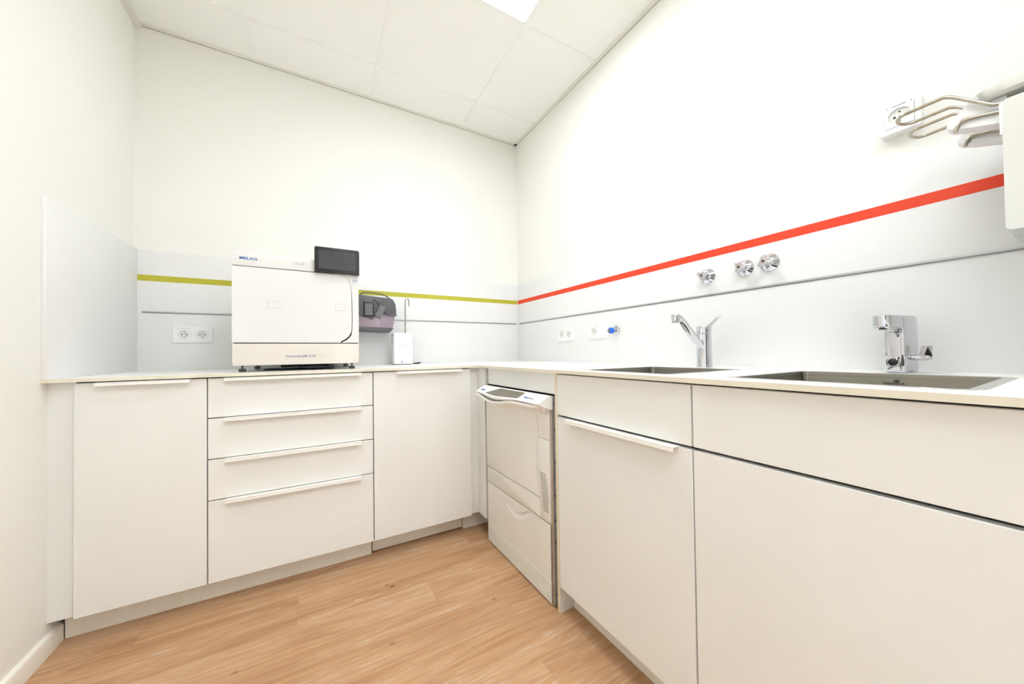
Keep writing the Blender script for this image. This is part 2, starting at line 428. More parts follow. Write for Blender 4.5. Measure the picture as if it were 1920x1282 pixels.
# added windows, unseen behind the camera, with area lamps that brighten fronts and floor
def window(name, frame, x0, x1, y0, y1, z0, z1, axis):
    bm = bmx(); w_ = 0.06
    if axis == 'y':
        for a, b, c, d in ((x0, x0 + w_, z0, z1), (x1 - w_, x1, z0, z1), (x0, x1, z0, z0 + w_), (x0, x1, z1 - w_, z1), ((x0 + x1) / 2 - 0.03, (x0 + x1) / 2 + 0.03, z0, z1)):
            add_box(bm, a, b, y0, y1, c, d)
        gl = box_bm(x0 + w_, x1 - w_, y0 + 0.004, y0 + 0.008, z0 + w_, z1 - w_)
    else:
        for a, b, c, d in ((y0, y0 + w_, z0, z1), (y1 - w_, y1, z0, z1), (y0, y1, z0, z0 + w_), (y0, y1, z1 - w_, z1), ((y0 + y1) / 2 - 0.03, (y0 + y1) / 2 + 0.03, z0, z1)):
            add_box(bm, x0, x1, a, b, c, d)
        gl = box_bm(x0 + 0.004, x0 + 0.008, y0 + w_, y1 - w_, z0 + w_, z1 - w_)
    o = struct(name, bm, 'handle')
    obj('glazing', gl, 'screen', o, kind='structure')
    return o
window('added_window_1', None, -0.68, 0.10, YF, YF + 0.04, 0.06, 2.25, 'y')
window('added_window_2', None, LX, LX + 0.04, -4.3, -2.75, 0.25, 2.25, 'x')
def fill_light(name, loc, rotation, sx, sy, power):  # added area lamp at an unseen window, fill for the cabinets
    l = bpy.data.lights.new(name, 'AREA'); l.shape = 'RECTANGLE'; l.size = sx; l.size_y = sy; l.energy = power; l.color = (0.90, 0.955, 1.0)
    o = bpy.data.objects.new(name, l); COL.objects.link(o); o.location = loc; o.rotation_euler = rotation
fill_light('window_fill', (-0.29, YF + 0.05, 1.12), (PI / 2, 0, PI), 0.66, 2.05, 64)
fill_light('side_window_fill', (LX + 0.05, -3.52, 1.25), (PI / 2, 0, PI / 2 + PI), 1.4, 1.88, 5)

# ceiling: mineral tiles laid in a bar grid
GX = [-0.4616 - 0.6197 * k for k in range(-0, 3)]
GY = [-0.2891 - 0.6175 * k for k in range(0, 7)]
bm = box_bm(LX - 0.1, 0.2, YF - 0.1, 0.1, HC, HC + 0.05)
ceil = struct('ceiling', bm, 'ceiling')
bm = bmx()
for x in GX: add_box(bm, x - 0.012, x + 0.012, YF, 0.0, HC - 0.003, HC + 0.001)
for y in GY: add_box(bm, LX, 0.1, y - 0.012, y + 0.012, HC - 0.0026, HC + 0.001)
obj('grid_bars', bm, 'gridbar', ceil, kind='structure')
bm = box_bm(LX, 0.0, -0.022, 0.0, HC - 0.004, HC + 0.001); struct('trim_1', bm, 'trim')
bm = box_bm(-0.022, 0.0, YF, 0.0, HC - 0.004, HC + 0.001); struct('trim_2', bm, 'trim', right=True)
bm = box_bm(LX, LX + 0.024, YF, 0.0, HC - 0.022, HC + 0.001); struct('trim_3', bm, 'trim')
bm = box_bm(LX + 0.024, 0.0, -0.0015, 0.0, HC - 0.0065, HC - 0.004); struct('shadow_line_back', bm, 'trim_shadow')  # thin grey strip in place of the shadow between trim and wall
bm = box_bm(-0.0015, 0.0, YF, 0.0, HC - 0.0065, HC - 0.004); struct('shadow_line_right', bm, 'trim_shadow', right=True)

def panel_light(x0, y1, label, k):
    x1, y0 = x0 + 0.6197 - 0.024, y1 - 0.6175 + 0.024
    t = thing('ceiling_light', ((x0 + x1) / 2, (y0 + y1) / 2, HC), label, 'ceiling light')
    bm = bmx()
    add_box(bm, x0, x1, y1 - 0.006, y1, HC - 0.006, HC); add_box(bm, x0, x1, y0, y0 + 0.006, HC - 0.006, HC)
    add_box(bm, x0, x0 + 0.006, y0, y1, HC - 0.006, HC); add_box(bm, x1 - 0.006, x1, y0, y1, HC - 0.006, HC)
    obj('frame', bm, 'white', t)
    obj('diffuser', box_bm(x0 + 0.006, x1 - 0.006, y0 + 0.006, y1 - 0.006, HC - 0.004, HC - 0.001), 'lamp', t)
panel_light(GX[1] + 0.012, GY[1] - 0.012, 'square lit ceiling panel above the sinks at the top of the photo', 0)
panel_light(GX[1] + 0.012, GY[4] - 0.012, 'added square lit ceiling panel, unseen behind the camera in the tiled ceiling', 1)  # this panel and the next are added out of view for more light
panel_light(GX[2] + 0.012, GY[3] - 0.012, 'added square lit ceiling panel, unseen, over the left half of the room', 2)

# baseboard on the left wall
bm = bmx()
prof = [(0, 0), (0.015, 0), (0.015, 0.050), (0.012, 0.058), (0.0, 0.062)]
add_prism(bm, prof, lambda a, b, d: (LX + a, d, b), -0.565, YF)
struct('baseboard_left', bm, 'skirting')
bm = box_bm(LX, 0.1, YF, YF + 0.015, 0, 0.06); struct('baseboard_front', bm, 'skirting')

# ------------------------------------------------------------------ backsplash
TS = 0.007
ST0, ST1 = 1.3463, 1.3760
PZ = 1.1923; PH = 0.0045
# left
sp = thing('backsplash_panel', (LX, -0.33, ZC), 'plain white splash panel without a stripe on the left wall', 'splash panel')
obj('panel', box_bm(LX, LX + 0.011, -0.6555, 0.0, ZC, 1.503, 0.0012), 'splash', sp)
# back
sp = thing('backsplash_panel', (-1.08, 0, ZC), 'white splash panel with a green stripe behind the autoclave', 'splash panel')
obj('panel', box_bm(LX + 0.011, -0.0, -TS, 0.0, ZC, 1.499, 0.001), 'splash', sp)
obj('stripe', box_bm(LX + 0.013, -TS - 0.003, -TS - 0.0004, -TS + 0.0005, ST0, ST1), 'green', sp, label='olive green stripe')
def rail(p_, right):
    L0, L1 = (LX + 0.03, -0.0225) if not right else (-0.034, -2.43)
    for nm, z0, z1, d, mt in (('profile_rail', PZ - PH * 0.2, PZ + PH, 0.0045, 'bright_alu'), ('shadow_groove', PZ - PH, PZ - PH * 0.2, 0.0025, 'alu')):
        if right: bm = box_bm(-TS - d, -TS + 0.001, L0, L1, z0, z1)
        else: bm = box_bm(L0, L1, -TS - d, -TS + 0.001, z0, z1)
        obj(nm, bm, mt, p_)
rail(sp, False)
sp = thing('backsplash_panel', (0, -1.2, ZC), 'white splash panel with a red stripe above the sinks', 'splash panel', right=True)
obj('panel', box_bm(-TS, 0.0, -2.43, -TS - 0.0005, ZC, 1.497, 0.001), 'splash', sp)
obj('stripe', box_bm(-TS - 0.0004, -TS + 0.0005, -2.43, -TS - 0.005, ST0, ST1), 'red', sp, label='orange red stripe')
rail(sp, True)

# ------------------------------------------------------------------ worktop with sink cut-outs
YC = -0.6561; XC = -0.6567; TH = 0.0125
SINKS = [(-0.588, -0.237, -1.748, -1.425), (-0.577, -0.204, -2.248, -1.912)]   # x0 x1 y0 y1 (turned frame)
def fillet_corner():
    # inner corner of the L, rounded
    c = []
    r = 0.012
    for k in range(7):
        t = k / 6 * PI / 2
        c.append((XC - r + r * math.sin(t), YC - r + r * math.cos(t)))
    return c
# built as a fillet: the corner sits where the two front edges meet
bm = bmx()
def wedge(bm, loops, z0, z1):
    es = []
    for lp in loops:
        vs = [bm.verts.new((p[0], p[1], z1)) for p in lp]
        es += [bm.edges.new((vs[i], vs[(i + 1) % len(vs)])) for i in range(len(vs))]
    r = bmesh.ops.triangle_fill(bm, edges=es, use_beauty=True, use_dissolve=False)
    fs = [g for g in r['geom'] if isinstance(g, bmesh.types.BMFace)]
    ex = bmesh.ops.extrude_face_region(bm, geom=fs)
    vs = [g for g in ex['geom'] if isinstance(g, bmesh.types.BMVert)]
    bmesh.ops.translate(bm, vec=(0, 0, z0 - z1), verts=vs)
outer = [(LX, -0.0), (0.0, 0.0)]
RY = -2.43
outer.append(tuple(rot((0.0, RY, 0)))[:2]); outer.append(tuple(rot((XC, RY, 0)))[:2])
ic = rot((XC, YC, 0)); r_ = 0.014
arc = []
for k in range(7):
    t = k / 6 * PI / 2
    arc.append((XC + 0.0117 - r_ + r_ * math.cos(t) - 0.0, YC - r_ + r_ * math.sin(t)))
outer += arc
outer.append((LX, YC))
holes = []
for (x0, x1, y0, y1) in SINKS:
    holes.append([tuple(rot((a, b, 0)))[:2] for a, b in rrect(x0, x1, y0, y1, 0.014, 4)])
wedge(bm, [outer] + holes, ZC - TH, ZC)
bmesh.ops.recalc_face_normals(bm, faces=bm.faces[:])
for f in bm.faces:
    if abs(f.normal.z) < 0.5: f.material_index = 1
wt = obj('worktop', bm, ['top', 'top_edge'], base=(-1.08, -0.4, ZC - TH), label='thin white worktop running round the corner over all the cabinets', cat='worktop', sharp=False)

# ------------------------------------------------------------------ base cabinets
FY = -0.6411; TK = 0.019; DZ0, DZ1 = 0.0981, 0.8824
def handle_bm(x0, x1, top, right=False):
    """slim angle handle: a leaf that juts out from the top of the front with a turned-down lip"""
    bm = bmx()
    F = FY
    if right:
        add_box(bm, F - 0.024, F + 0.004, x0, x1, top - 0.0005, top + 0.0015, 0.0004, 1)
        add_box(bm, F - 0.024, F - 0.0222, x0, x1, top - 0.011, top + 0.0012, 0.0004, 1)
    else:
        add_box(bm, x0, x1, F - 0.024, F + 0.004, top - 0.0005, top + 0.0015, 0.0004, 1)
        add_box(bm, x0, x1, F - 0.024, F - 0.0222, top - 0.011, top + 0.0012, 0.0004, 1)
    return bm

def cabinet(a0, a1, rows, label, right=False, names=None, group=None):
    """a0, a1: extent along the run; rows: (z0, z1, kind, handle range or None)"""
    lo, hi = min(a0, a1), max(a0, a1)
    base = (FY + 0.3, (lo + hi) / 2, 0.10) if right else ((lo + hi) / 2, FY + 0.3, 0.10)
    t = thing('base_cabinet', base, label, 'cabinet', group, right)
    g = 0.0006
    if right: bm = box_bm(FY + TK + 0.0015, -0.03, lo + g, hi - g, 0.10, 0.70)
    else: bm = box_bm(lo + g, hi - g, FY + TK + 0.0015, -0.03, 0.10, 0.70)
    # apron above so the gap below the worktop is closed
    if right: add_box(bm, FY + TK + 0.0015, FY + TK + 0.02, lo + g, hi - g, 0.70, 0.886)
    else: add_box(bm, lo + g, hi - g, FY + TK + 0.0015, FY + TK + 0.02, 0.70, 0.886)
    obj('body', bm, 'carcass', t)
    G = 0.0019
    for z0, z1, kind, hr in rows:
        if right: bm = box_bm(FY, FY + TK, lo + G, hi - G, z0, z1, 0.0008, 1)
        else: bm = box_bm(lo + G, hi - G, FY, FY + TK, z0, z1, 0.0008, 1)
        p = obj(kind, bm, 'cab', t)
        if hr: obj('handle', handle_bm(hr[0], hr[1], z1, right), 'handle', p, label='slim white angle handle')
    return t

X0, X1, X2, X3 = -2.1115, -1.7655, -1.1691, -0.677
cabinet(X0, X1, [(DZ0, DZ1, 'door', (-2.055, -1.812))], 'pale cabinet with one tall door beside the left wall')
S = [DZ1, 0.7287, 0.5703, 0.4123, DZ0]
HB = (-1.711, -1.222)
cabinet(X1, X2, [(S[1] + 0.002, S[0], 'drawer', HB), (S[2] + 0.002, S[1] - 0.002, 'drawer', HB), (S[3] + 0.002, S[2] - 0.002, 'drawer', HB), (S[4], S[3] - 0.002, 'drawer', HB)],
        'pale drawer cabinet with four drawers below the autoclave')
cabinet(X2, X3, [(DZ0, DZ1, 'door', (-1.064, -0.732))], 'pale cabinet with one tall door between the drawers and the corner')
W0, W1, W2 = -1.3197, -1.8477, -2.4285
SR = 0.7303
cabinet(W0, W1, [(SR + 0.003, DZ1, 'front_panel', None), (DZ0, SR - 0.0045, 'door', (-1.812, -1.388))], 'pale sink cabinet with a door handle next to the washer', right=True)
cabinet(W1, W2, [(SR + 0.003, DZ1, 'front_panel', None), (DZ0, SR - 0.0045, 'door', None)], 'pale sink cabinet without a handle, nearest to the camera', right=True)

# filler by the left wall
obj('filler_panel', box_bm(LX + 0.0, X0 - 0.001, -0.622, -0.603, 0.0975, 0.8865, 0.0006, 1), 'cab', base=(-2.15, -0.62, 0.0975),
    label='narrow pale filler strip between the left wall and the first cabinet', cat='filler panel')
# L-shaped corner filler
bm = bmx()
add_box(bm, X3 + 0.001, -0.612, -0.6225, -0.604, 0.0985, 0.8865, 0.0006, 1)
add_box(bm, -0.631, -0.612, -0.7195, -0.6225, 0.0985, 0.8865, 0.0006, 1)
obj('corner_filler', bm, 'cab', base=(-0.63, -0.62, 0.0985), label='pale corner filler between the last door and the washer', cat='filler panel')
# header over the washer and end panel beside it
obj('header_panel', box_bm(-0.6295, -0.611, -1.3045, -0.7205, 0.8045, 0.887, 0.0006, 1), 'cab', base=(-0.62, -1.0, 0.8045), right=True,
    label='short pale panel above the washer under the worktop', cat='filler panel')
bm = box_bm(-0.6405, -0.04, W0 + 0.0005, -1.3055, 0.0, 0.887, 0.0006, 1)
bmesh.ops.recalc_face_normals(bm, faces=bm.faces[:])
for f in bm.faces:
    if f.normal.x < -0.5: f.material_index = 1
obj('end_panel', bm, ['cab', 'cab_edge'], base=(-0.3, -1.31, 0.0), right=True, label='full height pale end panel between the washer and the sink cabinet', cat='end panel')

# plinths
obj('plinth_board', box_bm(LX + 0.016, -1.171, -0.562, -0.546, 0.0, 0.0972, 0.0008, 1), 'plinth', base=(-1.67, -0.55, 0), label='long pale plinth board under the drawers and left door', cat='plinth')
obj('plinth_board', box_bm(-1.166, -0.704, -0.551, -0.535, 0.006, 0.0972, 0.0008, 1), 'plinth', base=(-0.93, -0.54, 0.006), label='pale plinth board set back under the right hand door, with a gap below', cat='plinth')
obj('plinth_board', box_bm(-0.702, -0.545, -0.5645, -0.548, 0.0, 0.0972, 0.0008, 1), 'plinth', base=(-0.63, -0.55, 0), label='short pale plinth board in the corner by the washer', cat='plinth')
obj('plinth_board', box_bm(-0.5765, -0.56, -2.428, W0 - 0.001, 0.0, 0.0972, 0.0008, 1), 'plinth', base=(-0.57, -1.9, 0), right=True, label='pale plinth board under the sink cabinets', cat='plinth')

# ------------------------------------------------------------------ sinks
def sink(x0, x1, y0, y1, label, logo=False):
    t = thing('sink', ((x0 + x1) / 2, (y0 + y1) / 2, ZC - 0.16), label, 'sink', right=True)
    bm = bmx()
    n = 5
    def ring(ins, z, r): return [(a, b, z) for a, b in rrect(x0 + ins, x1 - ins, y0 + ins, y1 - ins, r, n)]
    rows = [ring(0.0004, ZC + 0.0006, 0.014), ring(0.0012, ZC - 0.003, 0.014), ring(0.002, ZC - 0.145, 0.014), ring(0.012, ZC - 0.158, 0.02), ring(0.03, ZC - 0.160, 0.02)]
    vr = [[bm.verts.new(p) for p in r] for r in rows]
    m = len(vr[0])
    for i in range(len(vr) - 1):
        for k in range(m):
            f = bm.faces.new((vr[i][k], vr[i][(k + 1) % m], vr[i + 1][(k + 1) % m], vr[i + 1][k])); f.smooth = True
    bm.faces.new(vr[-1])
    obj('bowl', bm, 'steel', t)
    bm = bmx(); f_ = 0.016
    o_ = rrect(x0 - f_, x1 + f_, y0 - f_, y1 + f_, 0.026, n); i_ = rrect(x0 + 0.0008, x1 - 0.0008, y0 + 0.0008, y1 - 0.0008, 0.014, n)
    a = [bm.verts.new((p[0], p[1], ZC + 0.0012)) for p in o_]; b = [bm.verts.new((p[0], p[1], ZC + 0.0012)) for p in i_]
    c = [bm.verts.new((p[0], p[1], ZC + 0.0001)) for p in o_]
    for k in range(m):
        bm.faces.new((a[k], a[(k + 1) % m], b[(k + 1) % m], b[k])); bm.faces.new((a[k], c[k], c[(k + 1) % m], a[(k + 1) % m]))
    obj('rim', bm, 'rim', t, label='polished flat rim')
    bm = bmx(); cx, cy = (x0 + x1) / 2, (y0 + y1) / 2
    add_lathe(bm, (cx, cy, ZC - 0.1605), (0, 0, 1), [(0, 0.045), (0.003, 0.045), (0.004, 0.036), (0.002, 0.030), (0.002, 0)])
    obj('drain', bm, 'chrome', t)
    if logo:
        xw = x1 - 0.0035; cy -= 0.010
        text(t, 'lettering', 'REGINOX', 'seam', (xw, cy + 0.016, ZC - 0.0243), XR, ZB, 0.036, 0.0052, label='dark etched lettering')
        bm = bmx()
        cpts = [(0, 0), (0.0075, 0), (0.0095, 0.006), (0.0066, 0.0028), (0.00475, 0.007), (0.0029, 0.0028), (0, 0.006)]
        y_s = cy - 0.0015
        add_prism(bm, cpts, lambda a, b, d: (d, y_s - a, ZC - 0.0182 + b), xw + 0.0005, xw - 0.0005)
        obj('crown_mark', bm, 'seam', t)
    return t
sink(*SINKS[0], 'steel sink bowl in front of the swivel spout tap')
sink(*SINKS[1], 'steel sink bowl in front of the square sensor tap', logo=True)

# ------------------------------------------------------------------ swivel tap
def tap_swivel():
    cx, cy = -0.130, -1.5785
    t = thing('kitchen_tap', (cx, cy, ZC), 'chrome lever tap with a long slanting spout behind the first sink', 'tap', right=True)
    bm = bmx()
    add_lathe(bm, (cx, cy, ZC), (0, 0, 1), [(0, 0.0275), (0.003, 0.0275), (0.006, 0.0262), (0.06, 0.0258), (0.10, 0.0258), (0.126, 0.0258), (0.127, 0.0245), (0.1275, 0.0)])
    obj('body', bm, 'chrome', t)
    bm = bmx()
    add_lathe(bm, (cx, cy, ZC + 0.1285), (0, 0, 1), [(0, 0.0), (0, 0.025), (0.0015, 0.0265), (0.024, 0.0265), (0.028, 0.024), (0.029, 0)])
    obj('cartridge_cap', bm, 'chrome', t)
    # spout rises from the body front
    d = (Vector((-0.29, -1.5705, 0)) - Vector((cx, cy, 0))); d.z = 0; L = d.length; d.normalize()
    P = lambda s, z: (cx + d.x * s, cy + d.y * s, z)
    bm = bmx()
    pts = [P(0.0, 0.968), P(0.012, 0.977), P(L * 0.5, 1.030), P(L * 0.74, 1.0665), P(L * 0.88, 1.081), P(L * 0.95, 1.083)]
    add_tube(bm, pts, [0.0150, 0.0125], 20, smooth=6)
    sp_ = obj('spout', bm, 'chrome', t)
    bm = bmx()
    e = Vector(P(L, 1.0955))
    add_lathe(bm, e, (0, 0, -1), [(0, 0), (0, 0.0135), (0.002, 0.0148), (0.024, 0.0148), (0.0255, 0.013), (0.031, 0.0125), (0.031, 0.0105), (0.029, 0.0)])
    obj('aerator', bm, 'chrome', sp_)
    # lever
    bm = bmx()
    p0 = Vector((cx + 0.006, cy - 0.012, ZC + 0.150)); p1 = Vector((cx + 0.035, cy - 0.050, 1.101))
    ax = (p1 - p0).normalized(); side = Vector((ax.y, -ax.x, 0)).normalized(); up = ax.cross(side).normalized()
    rows = []
    for k, (s, w, h) in enumerate(((0, .008, .0065), (.25, .0085, .006), (.55, .0098, .0052), (.85, .0115, .0046), (.97, .0095, .004), (1.0, .003, .002))):
        c = p0.lerp(p1, s)
        rows.append([c + side * (w * math.cos(q * PI / 5)) + up * (h * math.sin(q * PI / 5)) for q in range(10)])
    loft(bm, rows, closed=True)
    obj('lever', bm, 'chrome', t)
tap_swivel()

# ------------------------------------------------------------------ sensor tap
def tap_sensor():
    cx, cy = -0.0975, -2.0840
    t = thing('sensor_tap', (cx, cy, ZC), 'square chrome sensor tap with a side lever behind the second sink', 'tap', right=True)
    t.rotation_euler = (0, 0, A - math.radians(8))
    bm = bmx()
    # upright with rounded front, drawn as a side outline (x, z) with an arm at the top
    hw = 0.0182
    def side(a, b, d): return (a, d, b)
    out = [(-0.068, 0.9), (-0.068, 1.0425), (-0.19, 1.0455)]
    # arm end is a half round in plan, so build the arm from plan outlines
    add_box(bm, -0.1350, -0.0600, cy - hw, cy + hw, ZC, 1.0425, 0.0028, 3)
    def plan(z, xe):
        r = [( -0.070, cy - hw + 0.001), (-0.070, cy + hw - 0.001)]
        for k in range(13):
            q = PI / 2 + k / 12 * PI
            r.append((xe + 0.018 * math.cos(q), cy + (hw - 0.001) * math.sin(q)))
        return [(a, b, z) for a, b in r]
    loft(bm, [plan(1.0452, -0.190), plan(1.0460, -0.191), plan(1.020, -0.190), plan(1.0165, -0.185)], closed=True, smooth=False)
    obj('body', bm, 'chrome', t)
    bm = bmx()
    add_lathe(bm, (-0.188, cy, 1.0175), (0, 0, -1), [(0, 0.0155), (0.002, 0.0155), (0.006, 0.0138), (0.0065, 0.0110), (0.005, 0.0105), (0.005, 0)])
    obj('aerator', bm, ['chrome'], t)
    bm = bmx(); add_cyl(bm, (-0.188, cy, 1.0128), (-0.188, cy, 1.0105), 0.0090)
    obj('outlet_screen', bm, 'rubber', t)
    # recessed looking sensor column on the front
    bm = bmx()
    add_prism(bm, rrect(cy - 0.0130, cy + 0.0130, 0.904, 1.006, 0.004), tR, -0.134, -0.1385, 0.001)
    obj('front_plate', bm, 'chrome', t)
    bm = bmx(); add_lathe(bm, (-0.138, cy, 0.927), (-1, 0, 0.15), [(0, 0.0112), (0.003, 0.0110), (0.005, 0.0096), (0.004, 0.0090)])
    rg = obj('sensor_ring', bm, 'chrome', t)
    bm = bmx(); add_lathe(bm, (-0.1415, cy, 0.9275), (-1, 0, 0.15), [(0, 0.0090), (0.0012, 0.0076), (0.0015, 0)])
    obj('sensor_eye', bm, 'black', t, label='round black sensor eye')
    # side lever: short axle and a tilted paddle
    bm = bmx()
    add_cyl(bm, (-0.098, cy - hw - 0.0005, 0.9385), (-0.098, cy - hw - 0.030, 0.9385), 0.0058)
    ax_ = obj('lever', bm, 'chrome', t)
    bm = bmx()
    for s_ in (0,):
        y0_, y1_ = cy - hw - 0.009, cy - hw - 0.0325
        pts = [(-0.103, 0.9335), (-0.084, 0.9335), (-0.103, 0.940)]
        loft(bm, [[(-0.106, y0_, 0.935), (-0.106, y1_, 0.935), (-0.106, y1_, 0.9405), (-0.106, y0_, 0.9405)],
                  [(-0.090, y0_, 0.935), (-0.090, y1_, 0.935), (-0.090, y1_, 0.9405), (-0.090, y0_, 0.9405)],
                  [(-0.076, y0_ - 0.003, 0.968), (-0.076, y1_ + 0.003, 0.968), (-0.079, y1_ + 0.003, 0.969), (-0.079, y0_ - 0.003, 0.969)]], closed=True, smooth=False)
    obj('paddle', bm, 'chrome', ax_)
tap_sensor()

# ------------------------------------------------------------------ angle valves on the wall
def wall_valve(y, z, spin, label):
    t = thing('wall_valve', (-TS, y, z), label, 'valve', 'chrome valves on the wall above the rail', right=True)
    x = -TS
    bm = bmx()
    add_lathe(bm, (x, y, z), (-1, 0, 0), [(0, 0.0315), (0.002, 0.0315), (0.0035, 0.030), (0.012, 0.021), (0.016, 0.0165), (0.0165, 0.0135), (0.024, 0.0135), (0.024, 0)])
    obj('rosette', bm, 'chrome', t)
    bm = bmx()
    out = []
    for k in range(48):
        q = 2 * PI * k / 48
        r = 0.0185 + 0.0055 * math.cos(3 * (q - spin)) + 0.0015 * math.cos(6 * (q - spin))
        out.append((y + r * math.cos(q), z + r * math.sin(q)))
    inner = [(y + (a - y) * 0.72, z + (b - z) * 0.72) for a, b in out]
    rows = [[(x - d, y + (a - y) * s, z + (b - z) * s) for a, b in out] for d, s in ((0.024, 0.62), (0.027, 0.82), (0.034, 1.0), (0.041, 0.97), (0.0445, 0.80), (0.0455, 0.5))]
    loft(bm, rows, closed=True)
    k_ = obj('knob', bm, 'chrome', t)
    bm = bmx(); add_cyl(bm, (x - 0.0445, y, z), (x - 0.0468, y, z), 0.0048)
    obj('index_dot', bm, 'brass', k_, label='brown dot in the middle of the knob')
    bm = bmx(); add_tube(bm, [(x - 0.036, y + 0.018 * math.cos(spin + 2.1), z + 0.018 * math.sin(spin + 2.1)), (x - 0.041, y + 0.0225 * math.cos(spin + 2.1), z + 0.0225 * math.sin(spin + 2.1))], 0.0028, 8)
    obj('pin', bm, 'chrome', k_)
wall_valve(-1.5265, 1.270, 0.5, 'chrome wall valve standing alone above the swivel tap')
wall_valve(-1.6690, 1.2735, 1.0, 'chrome wall valve in the middle of the three above the rail')
wall_valve(-1.7500, 1.276, 1.5, 'chrome wall valve nearest the sensor tap, farthest from the corner')

# small outlet with blue cap
def blue_valve():
    y, z = -1.026, 1.076
    t = thing('hose_connector', (-TS, y, z), 'small chrome wall connector with a bright blue collar beside the sockets', 'valve', right=True)
    bm = bmx(); add_lathe(bm, (-TS, y, z), (-1, 0, 0), [(0, 0.0265), (0.002, 0.0265), (0.005, 0.023), (0.011, 0.012), (0.012, 0.0085), (0.052, 0.0085), (0.052, 0)])
    obj('rosette', bm, 'chrome', t)
    bm = bmx(); add_lathe(bm, (-TS - 0.028, y, z), (-1, 0, 0), [(0, 0.008), (0, 0.0145), (0.003, 0.016), (0.012, 0.0165), (0.021, 0.015), (0.024, 0.012), (0.024, 0.0075)])
    obj('collar', bm, 'valve_blue', t, label='bright blue ribbed collar')
    bm = bmx(); add_lathe(bm, (-TS - 0.052, y, z), (-1, 0, 0), [(0, 0.009), (0.005, 0.009), (0.005, 0.005), (0.002, 0.005), (0.002, 0)])
    obj('nozzle', bm, 'chrome', t)
blue_valve()

# ------------------------------------------------------------------ sockets
def holed_plate(bm, outer, holes, to3, d0, d1):
    es = []; nf = set(bm.faces)
    for lp in [outer] + holes:
        vs_ = [bm.verts.new(to3(a, b, d0)) for a, b in lp]
        es += [bm.edges.new((vs_[i], vs_[(i + 1) % len(vs_)])) for i in range(len(vs_))]
    r = bmesh.ops.triangle_fill(bm, edges=es, use_beauty=True, use_dissolve=False)
    fs = [g for g in r['geom'] if isinstance(g, bmesh.types.BMFace)]
    ex = bmesh.ops.extrude_face_region(bm, geom=fs)
    off = Vector(to3(0, 0, d1)) - Vector(to3(0, 0, d0))
    bmesh.ops.translate(bm, vec=off, verts=[g for g in ex['geom'] if isinstance(g, bmesh.types.BMVert)])

def socket_pair(c0, z, depth, right, label, kinds=('socket', 'socket'), proud=0.009, hh=0.0405, well=0.0215):
    """double frame; c0: centre along the wall"""
    hw_ = 0.0760
    base = (-depth, c0, z) if right else (c0, -depth, z)
    t = thing('wall_socket', base, label, 'socket', right=right)
    tt = tR if right else tB
    dd = -depth
    sgn = -1 if right else 1
    bm = bmx()
    n_ = len(kinds)
    if n_ == 1: hw_ = 0.0395
    cen = [c0 + sgn * (-0.0355 * (n_ - 1) + 0.071 * i) for i in range(n_)]
    fr = dd - proud
    add_prism(bm, rrect(c0 - hw_, c0 + hw_, z - hh, z + hh, 0.004), tt, dd, fr + 0.0062)
    holed_plate(bm, rrect(c0 - hw_, c0 + hw_, z - hh, z + hh, 0.004), [rrect(c - 0.0281, c + 0.0281, z - 0.0281, z + 0.0281, 0.0008, 2) for c in cen], tt, fr + 0.0062, fr)
    obj('frame', bm, 'white', t)
    for i, k in enumerate(kinds):
        c = cen[i]
        bm = bmx()
        if k == 'socket':
            # insert with a round well
            s = 0.0275
            sq = []
            n = 32
            for j in range(n):
                q = 2 * PI * j / n + PI / 4
                cc, ss_ = math.cos(q), math.sin(q); mxx = max(abs(cc), abs(ss_))
                sq.append((c + s * cc / mxx, z + s * ss_ / mxx))
            ci = [(c + well * math.cos(2 * PI * j / n + PI / 4), z + well * math.sin(2 * PI * j / n + PI / 4)) for j in range(n)]
            rows = [[tt(a, b, fr + 0.001) for a, b in sq], [tt(a, b, fr - 0.0016) for a, b in sq], [tt(a, b, fr - 0.0018) for a, b in ci],
                    [tt(a, b, fr + 0.004) for a, b in ci]]
            vr = [[bm.verts.new(p) for p in r] for r in rows]
            for a_ in range(3):
                for j in range(n):
                    bm.faces.new((vr[a_][j], vr[a_][(j + 1) % n], vr[a_ + 1][(j + 1) % n], vr[a_ + 1][j]))
            p_ = obj('insert', bm, 'white', t)
            bm = bmx()
            add_prism(bm, ci, tt, fr + 0.0045, fr + 0.0038)
            w_ = obj('well', bm, 'socket_shade', p_)
            bm = bmx()
            for (oy, oz, r) in ((-0.0095, 0, 0.0029), (0.0095, 0, 0.0029), (0, 0.0125, 0.0022), (0, -0.0125, 0.0022), (0, 0, 0.0014)):
                add_prism(bm, [(c + oy + r * math.cos(2 * PI * j / 12), z + oz + r * math.sin(2 * PI * j / 12)) for j in range(12)], tt, fr + 0.004, fr + 0.0034)
            obj('contacts', bm, 'hole', p_)
            if i == 0:
                bm = bmx()
                for o in (-0.0225, 0.0225):
                    add_prism(bm, rrect(c + o - 0.001, c + o + 0.001, z + 0.0285, z + 0.0315, 0.0003, 2), tt, fr, fr - 0.0022)
                add_prism(bm, rrect(c - 0.013, c + 0.013, z + 0.0292, z + 0.0298, 0.0002, 2), tt, fr, fr - 0.0018)
                obj('label_clip', bm, 'grey_ink', p_)
        else:
            add_prism(bm, rrect(c - 0.0275, c + 0.0275, z - 0.0275, z + 0.0275, 0.001, 2), tt, fr + 0.001, fr - 0.0016, 0.0006)
            p_ = obj('insert', bm, 'white', t)
            bm = bmx()
            add_prism(bm, [(c + 0.0015 * math.cos(2 * PI * j / 10), z + 0.006 + 0.0015 * math.sin(2 * PI * j / 10)) for j in range(10)], tt, fr - 0.0012, fr - 0.0022)
            obj('indicator', bm, 'grey_ink', p_)
    return t
socket_pair(-1.9555, 1.0815, TS, False, 'white double socket below the rail beside the autoclave')
